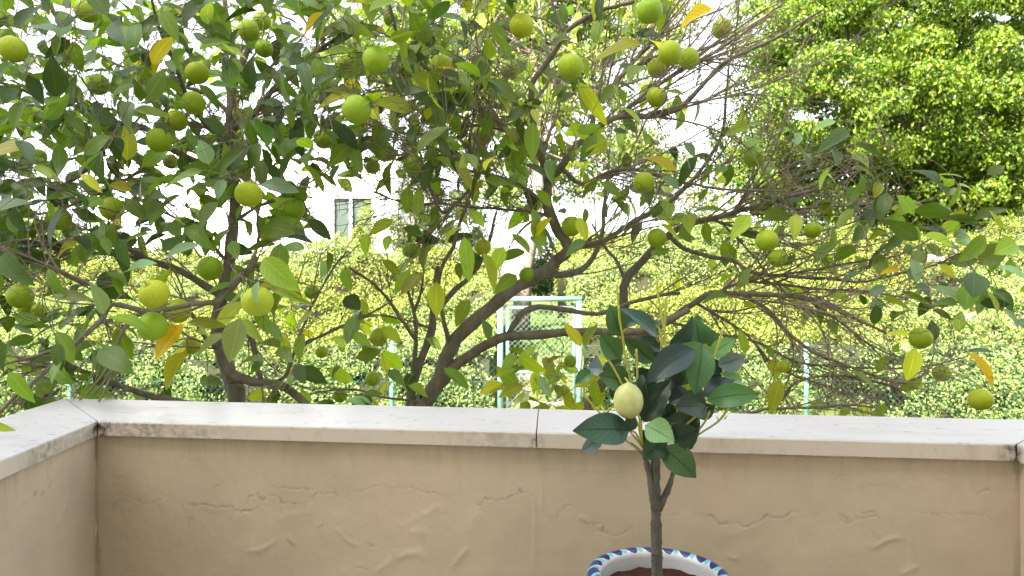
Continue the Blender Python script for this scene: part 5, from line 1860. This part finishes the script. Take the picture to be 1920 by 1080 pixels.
#  base, tip (zoom pixels), width, tint, depth of base, depth of tip (negative = nearer), facing (x tilt, z tilt)
LL = [
    ((412, 295), (348, 97), 128, 'g', .02, .01, 0, .2), ((405, 445), (288, 283), 122, 'g', .00, -.02, 0, .3), ((660, 328), (415, 108), 105, 't', .0, -.02, .5, .9), ((530, 200), (430, 232), 72, 'n', .05, .06, 0, .5),
    ((628, 472), (440, 318), 118, 'm', .03, .02, -.2, .4), ((692, 400), (508, 305), 90, 'd', .05, .05, 0, .6), ((722, 388), (885, 175), 112, 't', .03, .01, .6, .3), ((925, 370), (888, 195), 150, 'm', .05, .05, 0, .1),
    ((990, 378), (1000, 265), 95, 'g', .06, .06, 0, .1), ((985, 432), (1147, 313), 100, 'l', .03, .0, 0, .5), ((1032, 492), (1216, 428), 118, 'b', .04, .03, 0, .2), ((880, 385), (568, 600), 165, 'n', -.04, -.08, .1, .8),
    ((935, 362), (888, 682), 155, 'g', -.03, -.07, 0, .15), ((1012, 440), (742, 372), 95, 'm', .00, -.02, 0, .9), ((930, 685), (1148, 575), 115, 'n', -.01, -.03, 0, .9), ((955, 712), (1312, 662), 138, 'g', -.03, -.05, 0, .55),
    ((1040, 540), (1205, 612), 70, 'l', .04, .05, 0, .5), ((862, 660), (718, 728), 120, 'n', .0, -.01, 0, .9), ((967, 752), (757, 752), 148, 'd', -.05, -.08, 0, .45), ((560, 852), (728, 572), 165, 'd', -.02, -.03, -.6, .2),
    ((472, 600), (278, 548), 150, 'g', .00, -.01, 0, .3), ((302, 500), (212, 502), 108, 'b', .02, .02, 0, .4), ((228, 530), (128, 604), 80, 'g', .03, .02, 0, .4), ((478, 905), (112, 897), 180, 't', -.04, -.09, 0, .45),
    ((310, 925), (166, 1040), 84, 'b', -.02, -.02, 0, -.2), ((500, 808), (446, 908), 84, 'd', -.055, -.06, .3, .2), ((572, 868), (762, 972), 150, 'l', -.07, -.10, 0, .55), ((700, 950), (556, 1085), 150, 'd', -.02, -.05, 0, .3),
    ((832, 880), (706, 822), 130, 'd', .0, -.02, 0, .4), ((738, 955), (922, 898), 160, 'd', -.03, -.06, 0, .1), ((548, 545), (588, 694), 66, 'd', -.03, -.04, -.8, .2), ((690, 730), (745, 835), 90, 'd', .0, .0, 0, .2),
    ((425, 455), (305, 545), 72, 'd', .03, .03, 0, .8), ((680, 1005), (907, 1205), 160, 'm', -.03, -.06, 0, .35), ((640, 780), (560, 640), 120, 'd', .02, .01, 0, .3), ((780, 640), (700, 520), 120, 'd', .03, .02, 0, .3),
    ((850, 560), (960, 470), 130, 'd', .05, .04, 0, .3), ((990, 600), (1010, 440), 110, 'n', .05, .05, 0, .3), ((620, 1010), (560, 900), 120, 'n', .03, .02, 0, .3), ((800, 930), (920, 800), 130, 'd', .04, .03, 0, .3),
    ((900, 820), (1020, 740), 90, 'd', .04, .03, 0, .4), ((740, 780), (790, 660), 110, 'm', .05, .05, 0, .3), ((1080, 740), (1165, 790), 50, 'g', .05, .05, 0, .4), ((870, 200), (945, 200), 46, 'g', .08, .08, 0, .4), ((600, 250), (672, 215), 60, 'm', .07, .07, 0, .6),
    ((760, 900), (700, 700), 150, 'd', .06, .05, .2, .2), ((800, 800), (940, 640), 150, 'd', .06, .05, -.2, .2), ((760, 620), (830, 430), 140, 'm', .07, .06, .1, .2), ((640, 640), (500, 500), 120, 'd', .06, .06, .1, .3), ((900, 520), (1060, 470), 110, 'm', .06, .06, .1, .4),
    ((700, 480), (600, 380), 110, 'd', .07, .07, .1, .4), ((960, 660), (1080, 640), 120, 'd', .04, .03, .1, .4), ((830, 760), (740, 640), 120, 'n', .04, .03, -.3, .2), ((620, 900), (700, 760), 120, 'd', .03, .02, .4, .2), ((440, 700), (340, 600), 100, 'd', .04, .05, .1, .3), ((800, 1000), (870, 930), 100, 'd', .02, .01, .1, .3), ((640, 960), (620, 860), 90, 'n', .0, -.01, .5, .2),
]
for k, (b, t, w, tn, d0, d1, fxx, fzz) in enumerate(LL):
    pb, pt = z4(*b, d0), z4(*t, d1)
    L = np.linalg.norm(pt - pb)
    ww = w / 3.376 * PXM * 1.2
    V, f4, uv = leaf_template(L / 1.03, ww, rng.uniform(0.08, 0.42), rng.uniform(0.12, 0.5), 0.045, 9, 4, petiole=0.03 * L, serr=0.006, twist=rng.normal(0, .12), seed=90 + k)
    up = norm(np.array([fxx, -1.0, fzz]))
    Rm = frames(norm(pt - pb)[None], up[None])[0]
    # keep the tip where it is although the blade bends
    tipl = V[:, 1].argmax()
    V = V - np.outer(V[:, 1] / V[tipl, 1], [0, 0, V[tipl, 2]]) * 0.8
    tt = np.tile(np.array(SG[tn]) * np.exp(rng.normal(0.08, .16)) * np.exp(rng.normal(0, .05, 3)), (len(V), 1))
    o = link('leaf', mesh('leaf', V, f4, True, uv=uv, tint=tt), LEAF_SILK, lt)
    o.matrix_local = Matrix.Translation(Vector(pb - OFF)) @ Matrix(Rm).to_4x4()

for (x, y, w, h, dy, label) in [(467, 715, 180, 218, -.055, 'pale yellow-green lemon hanging at the front of the potted lemon tree'),
                                (318, 862, 130, 150, -.01, 'pale lemon mostly hidden behind the lowest left leaf of the potted tree'),
                                (752, 752, 90, 110, .02, 'yellowish lemon glimpsed deep between dark leaves of the potted tree')]:
    c = z4(x, y, dy)
    rx, rz = w / 3.376 * PXM / 2, h / 3.376 * PXM / 2
    V, f4, f3 = sphere(rx, rz, 28, 18, -0.06)
    V[:, 0] *= 1.0
    # slightly narrower towards the top, a nipple below
    o = link('lemon', mesh('lemon', V, [f4, f3]), LEMON)
    o.location = c
    o.rotation_euler = (0.15, R(-6), 0.4)
    tag(o, label, 'lemon', 'lemons on the potted tree')
    mb = MB()
    mb.tube([(0, 0, rz * 1.0), (0.001, 0.004, rz * 1.12), (0.003, 0.015, rz * 1.2)], 1.6 * PXM, 6)
    link('stalk', mb.mesh('stalk', True), GREENSTEM, o)
